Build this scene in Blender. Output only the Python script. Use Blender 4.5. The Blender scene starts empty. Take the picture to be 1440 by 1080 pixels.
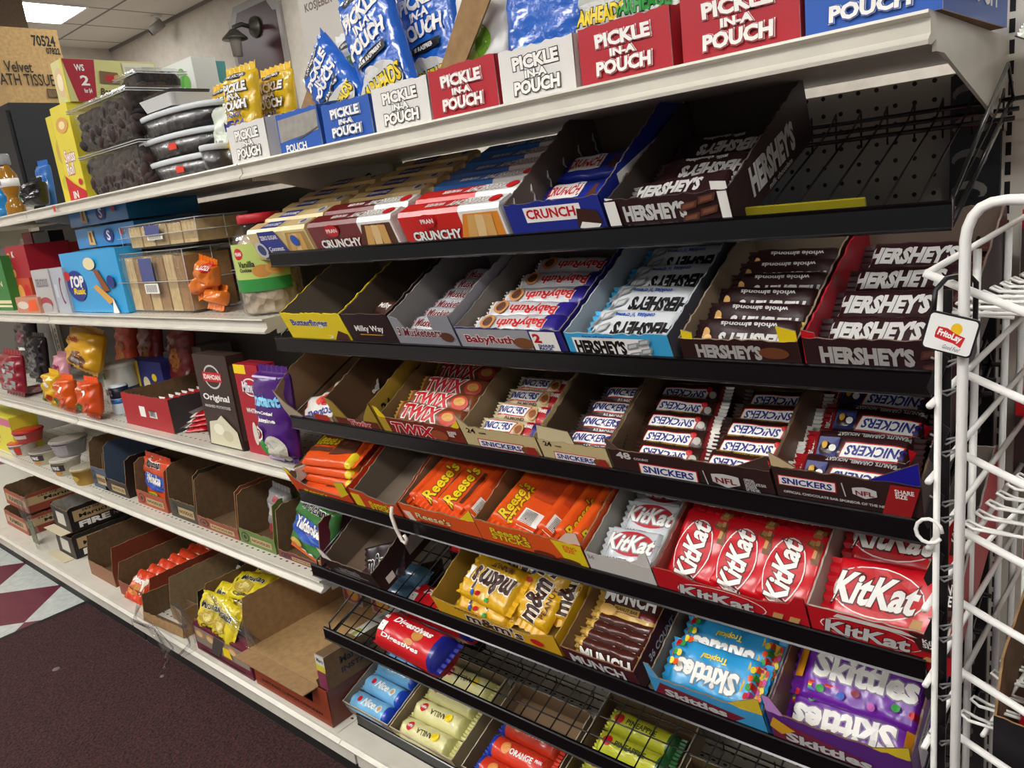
import bpy, math, random
from mathutils import Matrix, Vector
random.seed(7)
scene = bpy.context.scene
col = scene.collection
PI = math.pi
def V(*a): return Vector(a)

# ------------------------------------------------------------------ camera
FPX = 1095.585
YAW, PITCH, ROLL = math.radians(42.3005), math.radians(13.5276), math.radians(-6.8659)
CAM = V(1.4208, -1.2611, 1.3399)
_f = V(-math.sin(YAW)*math.cos(PITCH), math.cos(YAW)*math.cos(PITCH), -math.sin(PITCH))
_r0 = V(math.cos(YAW), math.sin(YAW), 0); _u0 = _r0.cross(_f)
_r = _r0*math.cos(ROLL) + _u0*math.sin(ROLL); _u = -_r0*math.sin(ROLL) + _u0*math.cos(ROLL)
cd = bpy.data.cameras.new('camera'); cam = bpy.data.objects.new('camera', cd); col.objects.link(cam)
cd.sensor_fit = 'HORIZONTAL'; cd.sensor_width = 36; cd.lens = FPX/1440*36; cd.clip_start = .02
cam.matrix_world = Matrix(((_r.x, _u.x, -_f.x, CAM.x), (_r.y, _u.y, -_f.y, CAM.y), (_r.z, _u.z, -_f.z, CAM.z), (0, 0, 0, 1)))
scene.camera = cam
def hit(u, v, ax, val):
    "where the sight line through a photograph pixel meets the plane  axis = val"
    d = _f + _r*((u-720)/FPX) - _u*((v-540)/FPX)
    return CAM + d*((val-CAM[ax])/d[ax])

# ------------------------------------------------------------------ light
vs = scene.view_settings
scene.display_settings.display_device = 'sRGB'
vs.view_transform = 'Standard'; vs.look = 'None'; vs.gamma = 1; vs.use_curve_mapping = False
vs.exposure = 0.8
w = bpy.data.worlds.new('store_air'); scene.world = w; w.use_nodes = True
w.node_tree.nodes['Background'].inputs[0].default_value = (1, .99, .97, 1)
w.node_tree.nodes['Background'].inputs[1].default_value = .14
LAMP = 17.5            # strength of the ceiling panels

# ------------------------------------------------------------------ materials
_m = {}
def lin(h):
    h = h.lstrip('#'); o = []
    for i in (0, 2, 4):
        c = int(h[i:i+2], 16)/255
        o.append(c/12.92 if c <= .04045 else ((c+.055)/1.055)**2.4)
    return (*o, 1)
def M(h, rough=.5, kind='', metal=0.0):
    key = (h, rough, kind, metal)
    if key in _m: return _m[key]
    m = bpy.data.materials.new(f'{kind or "plain"}_{len(_m)}'); m.use_nodes = True
    nt = m.node_tree; b = nt.nodes['Principled BSDF']
    b.inputs['Base Color'].default_value = lin(h); b.inputs['Roughness'].default_value = rough
    b.inputs['Metallic'].default_value = metal
    N = nt.nodes.new; L = nt.links.new
    def noise(scale, detail=3, obj=True):
        tc = N('ShaderNodeTexCoord'); n = N('ShaderNodeTexNoise'); n.inputs['Scale'].default_value = scale
        n.inputs['Detail'].default_value = detail; L(tc.outputs['Object'], n.inputs['Vector']); return n
    def bump(src, strength, dist):
        bp = N('ShaderNodeBump'); bp.inputs['Strength'].default_value = strength; bp.inputs['Distance'].default_value = dist
        L(src, bp.inputs['Height']); L(bp.outputs[0], b.inputs['Normal'])
    def vary(n, lo, hi):
        mr = N('ShaderNodeMapRange'); mr.inputs['From Min'].default_value = .3; mr.inputs['From Max'].default_value = .7
        mr.inputs['To Min'].default_value = lo; mr.inputs['To Max'].default_value = hi
        L(n.outputs[0], mr.inputs[0]); mx = N('ShaderNodeMix'); mx.data_type = 'RGBA'; mx.blend_type = 'MULTIPLY'
        mx.inputs[0].default_value = 1; mx.inputs[6].default_value = lin(h); L(mr.outputs[0], mx.inputs[7]); L(mx.outputs[2], b.inputs['Base Color'])
    def dots(px, pz, rad, dark, ax=0, az=2, offx=0.0, offz=0.0, ry=1.0):
        tc = N('ShaderNodeTexCoord'); sp = N('ShaderNodeSeparateXYZ'); L(tc.outputs['Object'], sp.inputs[0])
        def cell(i, p, off):
            a = N('ShaderNodeMath'); a.operation = 'ADD'; L(sp.outputs[i], a.inputs[0]); a.inputs[1].default_value = -off + 50*p
            q = N('ShaderNodeMath'); q.operation = 'MODULO'; L(a.outputs[0], q.inputs[0]); q.inputs[1].default_value = p
            s = N('ShaderNodeMath'); s.operation = 'SUBTRACT'; L(q.outputs[0], s.inputs[0]); s.inputs[1].default_value = p/2
            return s
        cx = cell(ax, px, offx); cz = cell(az, pz, offz)
        k = N('ShaderNodeMath'); k.operation = 'MULTIPLY'; L(cz.outputs[0], k.inputs[0]); k.inputs[1].default_value = ry
        cb = N('ShaderNodeCombineXYZ'); L(cx.outputs[0], cb.inputs[0]); L(k.outputs[0], cb.inputs[1])
        ln = N('ShaderNodeVectorMath'); ln.operation = 'LENGTH'; L(cb.outputs[0], ln.inputs[0])
        lt = N('ShaderNodeMath'); lt.operation = 'LESS_THAN'; L(ln.outputs['Value'], lt.inputs[0]); lt.inputs[1].default_value = rad
        mx = N('ShaderNodeMix'); mx.data_type = 'RGBA'; L(lt.outputs[0], mx.inputs[0]); mx.inputs[6].default_value = lin(h); mx.inputs[7].default_value = lin(dark)
        L(mx.outputs[2], b.inputs['Base Color'])
    if kind == 'card':      # corrugated / folding board
        n = noise(60, 5); vary(n, .82, 1.1); bump(n.outputs[0], .25, .001)
    elif kind == 'wrap':    # printed film with fine crinkles
        n = noise(90, 2); bump(n.outputs[0], .35, .0012); b.inputs['Coat Weight'].default_value = .25; b.inputs['Coat Roughness'].default_value = .15
    elif kind == 'foil':
        n = noise(55, 3); bump(n.outputs[0], .8, .003); b.inputs['Coat Weight'].default_value = .5; b.inputs['Coat Roughness'].default_value = .1
    elif kind == 'enamel':  # shelf paint, faintly grubby
        n = noise(14, 6); vary(n, .9, 1.04)
    elif kind == 'peg':
        dots(.0254, .0254, .0032, '#050505', offx=1.1271-.0127, offz=1.4254-.0127)
    elif kind == 'slots':
        dots(.0254, .036, .0046, '#14120e', 0, 1, offz=-.40, ry=1.5)
    elif kind == 'dates':
        tc = N('ShaderNodeTexCoord'); vo = N('ShaderNodeTexVoronoi'); vo.inputs['Scale'].default_value = 45
        L(tc.outputs['Object'], vo.inputs['Vector']); bump(vo.outputs['Distance'], 1, .01)
        n = noise(30, 4); vary(n, .5, 1.5)
    elif kind == 'carpet':
        n = noise(130, 8); vary(n, .05, 2.1); bump(n.outputs[0], 1, .006)
    elif kind == 'tiles':
        tc = N('ShaderNodeTexCoord'); mp = N('ShaderNodeMapping'); mp.vector_type = 'TEXTURE'
        mp.inputs['Location'].default_value = (-2.034, -.355, -.1); mp.inputs['Rotation'].default_value = (0, 0, PI/4); mp.inputs['Scale'].default_value = (.3005, .3005, 1)
        ck = N('ShaderNodeTexChecker'); ck.inputs['Scale'].default_value = 1; ck.inputs['Color1'].default_value = lin('#c9cec8'); ck.inputs['Color2'].default_value = lin('#6d2a3c')
        L(tc.outputs['Object'], mp.inputs[0]); L(mp.outputs[0], ck.inputs[0])
        n = noise(35, 6); mr = N('ShaderNodeMapRange'); mr.inputs['To Min'].default_value = .6; mr.inputs['To Max'].default_value = 1.25; L(n.outputs[0], mr.inputs[0])
        mx = N('ShaderNodeMix'); mx.data_type = 'RGBA'; mx.blend_type = 'MULTIPLY'; mx.inputs[0].default_value = 1
        L(ck.outputs[0], mx.inputs[6]); L(mr.outputs[0], mx.inputs[7]); L(mx.outputs[2], b.inputs['Base Color'])
    elif kind == 'ceil':
        tc = N('ShaderNodeTexCoord'); sp = N('ShaderNodeSeparateXYZ'); L(tc.outputs['Object'], sp.inputs[0]); outs = []
        for i, p in ((0, .61), (1, 1.22)):
            a = N('ShaderNodeMath'); a.operation = 'ADD'; L(sp.outputs[i], a.inputs[0]); a.inputs[1].default_value = 61.0+.12
            q = N('ShaderNodeMath'); q.operation = 'MODULO'; L(a.outputs[0], q.inputs[0]); q.inputs[1].default_value = p
            g = N('ShaderNodeMath'); g.operation = 'LESS_THAN'; L(q.outputs[0], g.inputs[0]); g.inputs[1].default_value = .025; outs.append(g)
        mxm = N('ShaderNodeMath'); mxm.operation = 'MAXIMUM'; L(outs[0].outputs[0], mxm.inputs[0]); L(outs[1].outputs[0], mxm.inputs[1])
        mx = N('ShaderNodeMix'); mx.data_type = 'RGBA'; L(mxm.outputs[0], mx.inputs[0]); mx.inputs[6].default_value = lin(h); mx.inputs[7].default_value = lin('#7d7870'); L(mx.outputs[2], b.inputs['Base Color'])
    elif kind == 'clear':   # thin clear plastic
        n = noise(45, 3); bp = N('ShaderNodeBump'); bp.inputs['Strength'].default_value = .35; bp.inputs['Distance'].default_value = .004
        L(n.outputs[0], bp.inputs['Height']); gl = N('ShaderNodeBsdfGlossy'); gl.inputs['Roughness'].default_value = rough; L(bp.outputs[0], gl.inputs['Normal'])
        lw = N('ShaderNodeLayerWeight'); lw.inputs[0].default_value = .35; mr = N('ShaderNodeMapRange'); mr.inputs['To Min'].default_value = .05; mr.inputs['To Max'].default_value = .4
        L(lw.outputs['Facing'], mr.inputs[0])
        tr = N('ShaderNodeBsdfTransparent'); ms = N('ShaderNodeMixShader'); L(mr.outputs[0], ms.inputs[0])
        L(tr.outputs[0], ms.inputs[1]); L(gl.outputs[0], ms.inputs[2]); L(ms.outputs[0], nt.nodes['Material Output'].inputs[0])
    elif kind == 'lamp':
        b.inputs['Emission Color'].default_value = (1, .985, .955, 1); b.inputs['Emission Strength'].default_value = LAMP
    _m[key] = m; return m
W_ = lambda h: M(h, .32, 'wrap')
P_ = lambda h: M(h, .45)
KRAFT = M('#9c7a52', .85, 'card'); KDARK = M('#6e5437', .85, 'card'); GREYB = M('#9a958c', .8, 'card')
BEIGE = M('#d5d0c2', .32, 'enamel'); BLACK = M('#050608', .22); BLACKM = M('#0a0a0b', .25)
WHITEW = M('#e9e7e2', .35); CHROME = M('#b9b9b9', .25, '', 1.0); CLEAR = M('#e8ecee', .12, 'clear')

# ------------------------------------------------------------------ mesh collector
class G:
    def __init__(s): s.v = []; s.f = []; s.i = []; s.s = []; s.mats = []; s.M = None
    def m(s, mat):
        if mat not in s.mats: s.mats.append(mat)
        return s.mats.index(mat)
    def add(s, vs, fs, mat, smooth=False):
        o = len(s.v)
        s.v += [tuple(s.M @ Vector(p)) if s.M else tuple(p) for p in vs]
        ml = isinstance(mat, list)
        for k, f in enumerate(fs):
            s.f.append([o+j for j in f]); s.i.append(s.m(mat[k] if ml else mat)); s.s.append(smooth)
    def box(s, x0, x1, y0, y1, z0, z1, mat):
        s.add([(x0,y0,z0),(x1,y0,z0),(x1,y1,z0),(x0,y1,z0),(x0,y0,z1),(x1,y0,z1),(x1,y1,z1),(x0,y1,z1)],
              [(0,3,2,1),(4,5,6,7),(0,1,5,4),(1,2,6,5),(2,3,7,6),(3,0,4,7)], mat)
    def prism(s, poly, o, ex, ey, n, t, mout, min_=None, medge=None):
        "polygon (2-D) with its outer face at o, extruded by t against n"
        o, ex, ey, n = map(Vector, (o, ex, ey, n)); k = len(poly)
        a = [o+ex*x+ey*y for x, y in poly]; b = [p-n*t for p in a]
        fl = ex.cross(ey).dot(n) > 0
        top = list(range(k)); bot = list(range(2*k-1, k-1, -1))
        if not fl: top.reverse(); bot.reverse()
        sides = [((j+1) % k, j, k+j, k+(j+1) % k) for j in range(k)]
        if not fl: sides = [q[::-1] for q in sides]
        s.add(a+b, [top, bot]+sides, [mout, min_ or mout]+[medge or min_ or mout]*k)
    def tube(s, pts, r, mat, n=6, cap=True):
        pts = [Vector(p) for p in pts]; vs = []; fs = []
        t0 = (pts[1]-pts[0]).normalized(); a = t0.orthogonal().normalized()
        for k, p in enumerate(pts):
            t = ((pts[min(k+1, len(pts)-1)]-pts[max(k-1, 0)])).normalized()
            a = (a-t*a.dot(t)).normalized(); b = t.cross(a)
            for j in range(n):
                c = 2*PI*j/n; vs.append(p+(a*math.cos(c)+b*math.sin(c))*r)
        for k in range(len(pts)-1):
            for j in range(n): fs.append((k*n+j, k*n+(j+1) % n, (k+1)*n+(j+1) % n, (k+1)*n+j))
        if cap: fs += [list(range(n))[::-1], [(len(pts)-1)*n+j for j in range(n)]]
        s.add(vs, fs, mat, True)
    def lathe(s, prof, mat, n=28, sx=1, sy=1, c=(0, 0)):
        vs = []; fs = []
        for r, z in prof:
            for j in range(n):
                a = 2*PI*j/n; vs.append((c[0]+r*sx*math.cos(a), c[1]+r*sy*math.sin(a), z))
        for k in range(len(prof)-1):
            for j in range(n): fs.append((k*n+j, k*n+(j+1) % n, (k+1)*n+(j+1) % n, (k+1)*n+j))
        fs += [list(range(n))[::-1], [(len(prof)-1)*n+j for j in range(n)]]
        s.add(vs, fs, mat, True)
    def mesh(s, name):
        me = bpy.data.meshes.new(name); me.from_pydata(s.v, [], s.f)
        for m in s.mats: me.materials.append(m)
        me.polygons.foreach_set('material_index', s.i); me.polygons.foreach_set('use_smooth', s.s); me.update()
        return me
def obj(name, g, parent=None, loc=None, rot=None):
    o = bpy.data.objects.new(name, g.mesh(name) if isinstance(g, G) else g); col.objects.link(o)
    if parent: o.parent = parent
    if loc is not None: o.location = loc
    if rot is not None: o.rotation_euler = rot
    return o
def tag(o, label, cat, group=None, kind=None):
    o['label'] = label; o['category'] = cat
    if group: o['group'] = group
    if kind: o['kind'] = kind
    return o
def thing(name, label, cat, loc=(0, 0, 0), rot=(0, 0, 0), group=None):
    o = bpy.data.objects.new(name, None); col.objects.link(o); o.location = loc; o.rotation_euler = rot
    o.empty_display_size = .03
    return tag(o, label, cat, group)
def struct(name, g):
    o = obj(name, g); o['kind'] = 'structure'; return o

# ------------------------------------------------------------------ lettering and printed shapes
_t = {}
def glyphs(t, off):
    if (t, off) in _t: return _t[t, off]
    c = bpy.data.curves.new('t', 'FONT'); c.body = t; c.size = 1; c.offset = off; c.resolution_u = 2; c.space_line = .8
    o = bpy.data.objects.new('t', c); me = bpy.data.meshes.new_from_object(o)
    r = ([(p.co.x, p.co.y) for p in me.vertices], [tuple(p.vertices) for p in me.polygons])
    bpy.data.objects.remove(o); bpy.data.curves.remove(c); bpy.data.meshes.remove(me)
    _t[t, off] = r; return r
_tf = {}
def finer(key, sx, sy, lim=.0045):
    k = (key, round(sx, 5), round(sy, 5))
    if k in _tf: return _tf[k]
    vs, fs = glyphs(*key); vs = list(vs); out = []; st = [tuple(f[:1])+tuple(f[i:i+2]) for f in fs for i in range(1, len(f)-1)]; mid = {}
    def ln(a, b): return math.hypot((vs[a][0]-vs[b][0])*sx, (vs[a][1]-vs[b][1])*sy)
    while st:
        a, b, c = st.pop(); l = [ln(a, b), ln(b, c), ln(c, a)]; m = max(l)
        if m < lim: out.append((a, b, c)); continue
        if l[1] == m: a, b, c = b, c, a
        elif l[2] == m: a, b, c = c, a, b
        e = (min(a, b), max(a, b))
        if e not in mid: mid[e] = len(vs); vs.append(((vs[a][0]+vs[b][0])/2, (vs[a][1]+vs[b][1])/2))
        k2 = mid[e]; st += [(a, k2, c), (k2, b, c)]
    _tf[k] = (vs, out); return _tf[k]
class Face:
    "a flat (or gently curved) printed face: origin at its lower left, ex along, ey up"
    def __init__(s, g, o, ex, ey, fw, fh, z=None, eps=.0005):
        s.g, s.o, s.ex, s.ey, s.fw, s.fh, s.z, s.e = g, Vector(o), Vector(ex), Vector(ey), fw, fh, z, eps
        s.n = s.ex.cross(s.ey); s.k = 1
    def pt(s, x, y):
        return s.o+s.ex*x+s.ey*y+s.n*((s.z(x, y) if s.z else 0)+s.e*s.k)
    def put(s, specs):
        for sp in specs:
            k = sp[0]
            if k == 't': s.text(*sp[1:])
            elif k == 'r': s.rect(*sp[1:])
            elif k == 'e': s.ell(*sp[1:])
            elif k == 'p':
                s.g.add([s.pt(x*s.fw, y*s.fh) for x, y in sp[1]], [list(range(len(sp[1])))], sp[2])
            s.k += .5
        return s
    def rect(s, cx, cy, w, h, mat, shear=0):
        nx, ny = (8, 4) if s.z else (1, 1); vs = []; fs = []
        for j in range(ny+1):
            for i in range(nx+1):
                yy = (j/ny-.5)*h; vs.append(s.pt((cx+(i/nx-.5)*w)*s.fw+shear*yy*s.fh, (cy+yy)*s.fh))
        for j in range(ny):
            for i in range(nx): a = j*(nx+1)+i; fs.append((a, a+1, a+nx+2, a+nx+1))
        s.g.add(vs, fs, mat)
    def ell(s, cx, cy, w, h, mat, n=22):
        R = 4 if s.z else 1
        vs = [s.pt(cx*s.fw, cy*s.fh)]+[s.pt((cx+w/2*q/R*math.cos(2*PI*i/n))*s.fw, (cy+h/2*q/R*math.sin(2*PI*i/n))*s.fh) for q in range(1, R+1) for i in range(n)]
        s.g.add(vs, [(0, i+1, (i+1) % n+1) for i in range(n)]+[(1+q*n+i, 1+q*n+n+i, 1+q*n+n+(i+1) % n, 1+q*n+(i+1) % n) for q in range(R-1) for i in range(n)], mat)
    def text(s, t, cx, cy, w, h, fill, outline=None, shear=0, bold=.028, ow=.04, rot=0):
        base = glyphs(t, bold)[0]
        x0 = min(p[0] for p in base); x1 = max(p[0] for p in base); y0 = min(p[1] for p in base); y1 = max(p[1] for p in base)
        W, H = w*s.fw, h*s.fh; c, sn = math.cos(rot), math.sin(rot)
        for off, mat in (([(bold+ow, outline)] if outline else [])+[(bold, fill)]):
            vs, fs = glyphs(t, off)
            if s.z: vs, fs = finer((t, off), W/(x1-x0), H/(y1-y0))
            out = []
            for x, y in vs:
                yy = ((y-y0)/(y1-y0)-.5)*H; xx = ((x-x0)/(x1-x0)-.5)*W+shear*yy
                out.append(s.pt(cx*s.fw+xx*c-yy*sn, cy*s.fh+xx*sn+yy*c))
            s.g.add(out, fs, mat); s.k += 1.0 if s.z else .4
WH = P_('#f2efe8'); BK = P_('#0c0b0b'); SIL = P_('#c9c8c4'); RED = P_('#c4121c'); YEL = P_('#f2d21a'); GOLD = P_('#c99a2e')
NAVY = P_('#1c2a83'); BLUE = P_('#1d55b4'); ORG = P_('#ef5a1a'); CHOC = P_('#5a3220'); WAFER = P_('#d9a860'); GRN = P_('#2f9a3c')
CREAM = P_('#e9dcae'); TAN = P_('#c79a5c'); MAROON = P_('#6d1526'); LBL = P_('#58a8dc'); PURP = P_('#5c1f8c'); GREY = P_('#8b8b8b')

# ------------------------------------------------------------------ soft packs
def pillow(L, Wd, H, base, zone=None, decals=(), seal=.012, px=5, py=2.6, nx=22, ny=10, wr=.0008, seed=1, under=None, sealmat=None, flat=.35):
    """film pack, length along x and width along y, resting on z = 0. Returns (body, [two end seals])"""
    rnd = random.Random(seed); hx, hy = L/2-seal, Wd/2
    ph = [rnd.uniform(0, 6.28) for _ in range(6)]
    def prof(x, y):
        a = max(0, 1-abs(x/hx)**px)**(1/px*1.3) if abs(x) < hx else 0
        b = max(0, 1-abs(y/hy)**py)**(1/py)
        wv = wr*(math.sin(x*160+ph[0]+y*60)+math.sin(y*230+ph[1]+x*90)*.7+math.sin((x+y)*310+ph[2])*.5)
        return a*b, wv*min(1, 3*a*b)
    def ztop(x, y):
        p, wv = prof(x, y); return H*flat+(H*(1-flat))*p+wv
    def zbot(x, y):
        p, wv = prof(x, y); return H*flat*(1-p)
    g = G(); vs = []; fs = []; ms = []
    xs = [-hx*math.cos(PI*i/nx)*.5+(-hx+2*hx*i/nx)*.5 for i in range(nx+1)]; ys = [-hy*math.cos(PI*j/ny) for j in range(ny+1)]
    for fz in (ztop, zbot):
        for y in ys:
            for x in xs: vs.append((x, y, fz(x, y)))
    o2 = (nx+1)*(ny+1)
    for j in range(ny):
        for i in range(nx):
            a = j*(nx+1)+i; cx = (xs[i]+xs[i+1])/2/L+.5; cy = (ys[j]+ys[j+1])/2/Wd+.5
            m = (zone(cx, cy) if zone else None) or base
            fs.append((a, a+1, a+nx+2, a+nx+1)); ms.append(m)
            b = o2+a; fs.append((b, b+nx+1, b+nx+2, b+1)); ms.append(under or base)
    g.add(vs, fs, ms, True)
    import bisect
    zt = [[ztop(x, y) for x in xs] for y in ys]
    def zmesh(x, y):    # height of the faceted body itself, so that print never sinks into it
        i = min(nx-1, max(0, bisect.bisect_right(xs, x)-1)); j = min(ny-1, max(0, bisect.bisect_right(ys, y)-1))
        a = min(1, max(0, (x-xs[i])/(xs[i+1]-xs[i]))); b = min(1, max(0, (y-ys[j])/(ys[j+1]-ys[j])))
        z00, z10, z01, z11 = zt[j][i], zt[j][i+1], zt[j+1][i], zt[j+1][i+1]
        return max(z00*(1-a)*(1-b)+z10*a*(1-b)+z01*(1-a)*b+z11*a*b, (z00+(z10-z00)*a+(z11-z10)*b) if a > b else (z00+(z01-z00)*b+(z11-z01)*a))
    if decals: Face(g, (-L/2, -Wd/2, 0), (1, 0, 0), (0, 1, 0), L, Wd, lambda x, y: zmesh(x-L/2, y-Wd/2), .0006).put(decals)
    ends = []
    for sx in (-1, 1):
        e = G(); n = 12; vs = []; fs = []
        m = sealmat or (zone(0.01 if sx < 0 else .99, .5) if zone else None) or base
        for k in range(n+1):
            y = -hy*.96+1.92*hy*k/n; z = H*flat+.0012*(-1)**k; t = seal*(1+.12*(-1)**k)
            vs += [(sx*(hx-.002), y, z+.0006), (sx*(hx+t), y, z+.0006), (sx*(hx-.002), y, z-.0006), (sx*(hx+t), y, z-.0006)]
        for k in range(n):
            a = 4*k; fs += [(a, a+1, a+5, a+4), (a+2, a+6, a+7, a+3), (a+1, a+3, a+7, a+5), (a, a+4, a+6, a+2)]
        e.add(vs, fs, m); ends.append(e)
    return g, ends
_p = {}
def pack(kind, label, cat, loc, rot=(0, 0, 0), group=None, parent=None, scale=None, name=None):
    "one soft pack of a kind: its body with two crimped ends as parts (mesh data shared between repeats)"
    if kind not in _p:
        g, e = KINDS[kind](); _p[kind] = (g.mesh('pack'), [q.mesh('end_seal') for q in e])
    b, e = _p[kind]
    o = bpy.data.objects.new(name or ('candy_bar' if cat == 'candy bar' else cat.replace(' ', '_')), b); col.objects.link(o)
    o.location = loc; o.rotation_mode = 'XYZ'; o.rotation_euler = rot
    if scale: o.scale = scale
    for q in e:
        c = bpy.data.objects.new('end_seal', q); col.objects.link(c); c.parent = o
    return tag(o, label, cat, group)

# ------------------------------------------------------------------ boxes
def zig(x0, y0, x1, y1, amp=.0018, step=.008, seed=3):
    rnd = random.Random(seed+int(abs(x1-x0)*1e4)); n = max(1, int(math.hypot(x1-x0, y1-y0)/step)); out = []
    for k in range(n+1):
        t = k/n; out.append((x0+(x1-x0)*t, y0+(y1-y0)*t+(rnd.uniform(-amp, amp) if 0 < k < n else 0)))
    return out
def tray_xf(loc, rot):
    return Matrix.Translation(Vector(loc)) @ Matrix.Rotation(rot[2], 4, 'Z') @ Matrix.Rotation(rot[1], 4, 'Y') @ Matrix.Rotation(rot[0], 4, 'X')
def carton(label, loc, rot, W, D, hf, sides, hb, out, inn=GREYB, front=(), right=(), t=.0022, name='display_carton', cat='display carton', group=None, cut=.0018, edge=None, tabs=(), fprof=None, leftout=None, floor=None, backout=None, rprof=None, side_out=None, left_in=None):
    """open-fronted cardboard display tray. x: 0..W, y: 0 front..D back. sides = [(y, z)...] top edge of the side walls"""
    r = thing(name, label, cat, loc, rot, group)
    edge = edge or inn
    g = G(); g.box(t, W-t, t, D-t, 0, t, floor or inn); obj('base_panel', g, r)
    g = G(); top = fprof or zig(W, hf, 0, hf, cut)
    g.prism([(0, 0), (W, 0)]+top, (0, 0, 0), (1, 0, 0), (0, 0, 1), (0, -1, 0), t, out, inn, edge)
    Face(g, (0, 0, 0), (1, 0, 0), (0, 0, 1), W, hf).put(front); obj('front_panel', g, r)
    for x, n, dec, pf in ((0, (-1, 0, 0), (), sides), (W, (1, 0, 0), right, rprof or sides)):
        g = G(); poly = [(t, 0), (D, 0)]
        pr = pf[::-1]
        for a, b in zip(pr[:-1], pr[1:]): poly += zig(*a, *b, cut)
        g.prism(poly, (x, 0, 0), (0, 1, 0), (0, 0, 1), n, t, (leftout if x == 0 and leftout else (side_out or out)), (left_in if x == 0 and left_in else inn), (left_in if x == 0 and left_in else edge))
        if dec: Face(g, (x, 0, 0), (0, 1, 0), (0, 0, 1), D, sides[0][1]).put(dec)
        obj('side_panel', g, r)
    g = G(); g.prism([(t, 0), (W-t, 0)]+zig(W-t, hb, t, hb, cut), (0, D, 0), (1, 0, 0), (0, 0, 1), (0, 1, 0), t, backout or out, inn, edge); obj('back_panel', g, r)
    for x, m in tabs:   # folded corner flaps at the front: polygon in front plane
        g = G(); g.prism(x, (0, .0005, 0), (1, 0, 0), (0, 0, 1), (0, -1, 0), t*.7, m, inn, edge); obj('corner_flap', g, r)
    return r
def pbox(label, loc, W, D, H, mat, front=(), right=(), top=(), left=(), rz=0, rot=None, name='carton_box', cat='box', group=None, part=None, seam=True):
    "closed printed box, front lower left corner at its origin"
    r = thing(name, label, cat, loc, rot or (0, 0, rz), group); g = G(); b = .0012
    g.box(0, W, 0, D, 0, H, mat)
    Face(g, (0, 0, 0), (1, 0, 0), (0, 0, 1), W, H).put(front)
    Face(g, (W, 0, 0), (0, 1, 0), (0, 0, 1), D, H).put(right)
    Face(g, (0, 0, H), (1, 0, 0), (0, 1, 0), W, D).put(top)
    Face(g, (0, D, 0), (0, -1, 0), (0, 0, 1), D, H).put(left)
    obj('body', g, r)
    g = G(); g.box(-.0006, W+.0006, D*.3, D*.36, H+.0002, H+.0012, mat)
    g.box(W*.02, W*.98, .001, D*.3, H, H+.0009, mat)
    obj('top_flap', g, r)
    return r

# ------------------------------------------------------------------ the room
g = G(); g.add([(-12, -6, 0), (6, -6, 0), (6, 3, 0), (-12, 3, 0)], [(0, 1, 2, 3)], M('#c9cec8', .35, 'tiles')); struct('floor', g)
g = G(); g.add([(-12, -6, 3.4), (6, -6, 3.4), (6, 3, 3.4), (-12, 3, 3.4)], [(3, 2, 1, 0)], M('#d6d1c7', .8, 'ceil')); struct('ceiling', g)
g = G(); g.box(-7.75, 6, 2.97, 3.07, 0, 3.4, M('#cdc6ba', .8, 'enamel')); struct('wall_back', g)
g = G(); g.box(-7.85, -7.75, -6, 3.07, 0, 3.4, M('#cdc6ba', .8, 'enamel')); struct('wall_left', g)
g = G(); g.box(-7.75, 6, 2.945, 2.97, 3.375, 3.4, M('#7d7870', .6)); struct('trim_1', g)
# ceiling panels
for k, (x, y, lab) in enumerate([(-6.47, 1.8, 'square ceiling light panel glowing above the far back wall'), (-5.2, -2.2, 'ceiling light panel over the far end of the aisle'),
        (-2.6, -2.7, 'ceiling light panel over the middle of the aisle'), (.1, -2.7, 'ceiling light panel over the near candy trays'), (2.7, -2.7, 'ceiling light panel over the wire rack'),
        (-3.2, 1.7, 'ceiling light panel over the next aisle'), (1.2, 1.7, 'ceiling light panel over the next aisle near the rack'), (-1.2, -4.6, 'ceiling light panel behind the viewer, left one'), (1.4, -4.6, 'ceiling light panel behind the viewer, right one')]):
    sx, sy = (.3, .3) if k == 0 else (.6, .3)
    r = thing('ceiling_light', lab, 'ceiling light', (x, y, 3.4), (0, 0, 0), 'ceiling light panels')
    g = G(); g.box(-sx-.02, sx+.02, -sy-.02, -sy, -.02, -.001, WHITEW); g.box(-sx-.02, sx+.02, sy, sy+.02, -.02, -.001, WHITEW)
    g.box(-sx-.02, -sx, -sy, sy, -.02, -.001, WHITEW); g.box(sx, sx+.02, -sy, sy, -.02, -.001, WHITEW); obj('frame', g, r)
    g = G(); g.box(-sx, sx, -sy, sy, -.014, -.002, M('#ffffff', .5, 'lamp')); obj('diffuser', g, r)
# carpet mat
g = G(); mm = M('#371a1a', .95, 'carpet'); g.box(-1.74, 6, -6, -.37, 0, .006, mm)
mat_ = obj('carpet_mat', g); tag(mat_, 'dark maroon carpet mat along the foot of the shelving', 'floor mat')
g = G(); g.box(-1.76, -1.74, -6, -.37, 0, .007, M('#141012', .7)); obj('rubber_edge', g, mat_)
for k, (u, v, r) in enumerate([(79, 941, .012), (228, 951, .007)]):
    p = hit(u, v, 2, .006); g = G(); g.lathe([(r, 0), (r*.95, .0012)], M('#7a7270', .8), 14); tag(obj('litter_scrap', g, None, (p.x, p.y, .006)), ['larger round grey scrap lying on the maroon mat', 'small grey scrap on the mat below the torn plastic wrap'][k], 'scrap')

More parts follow.
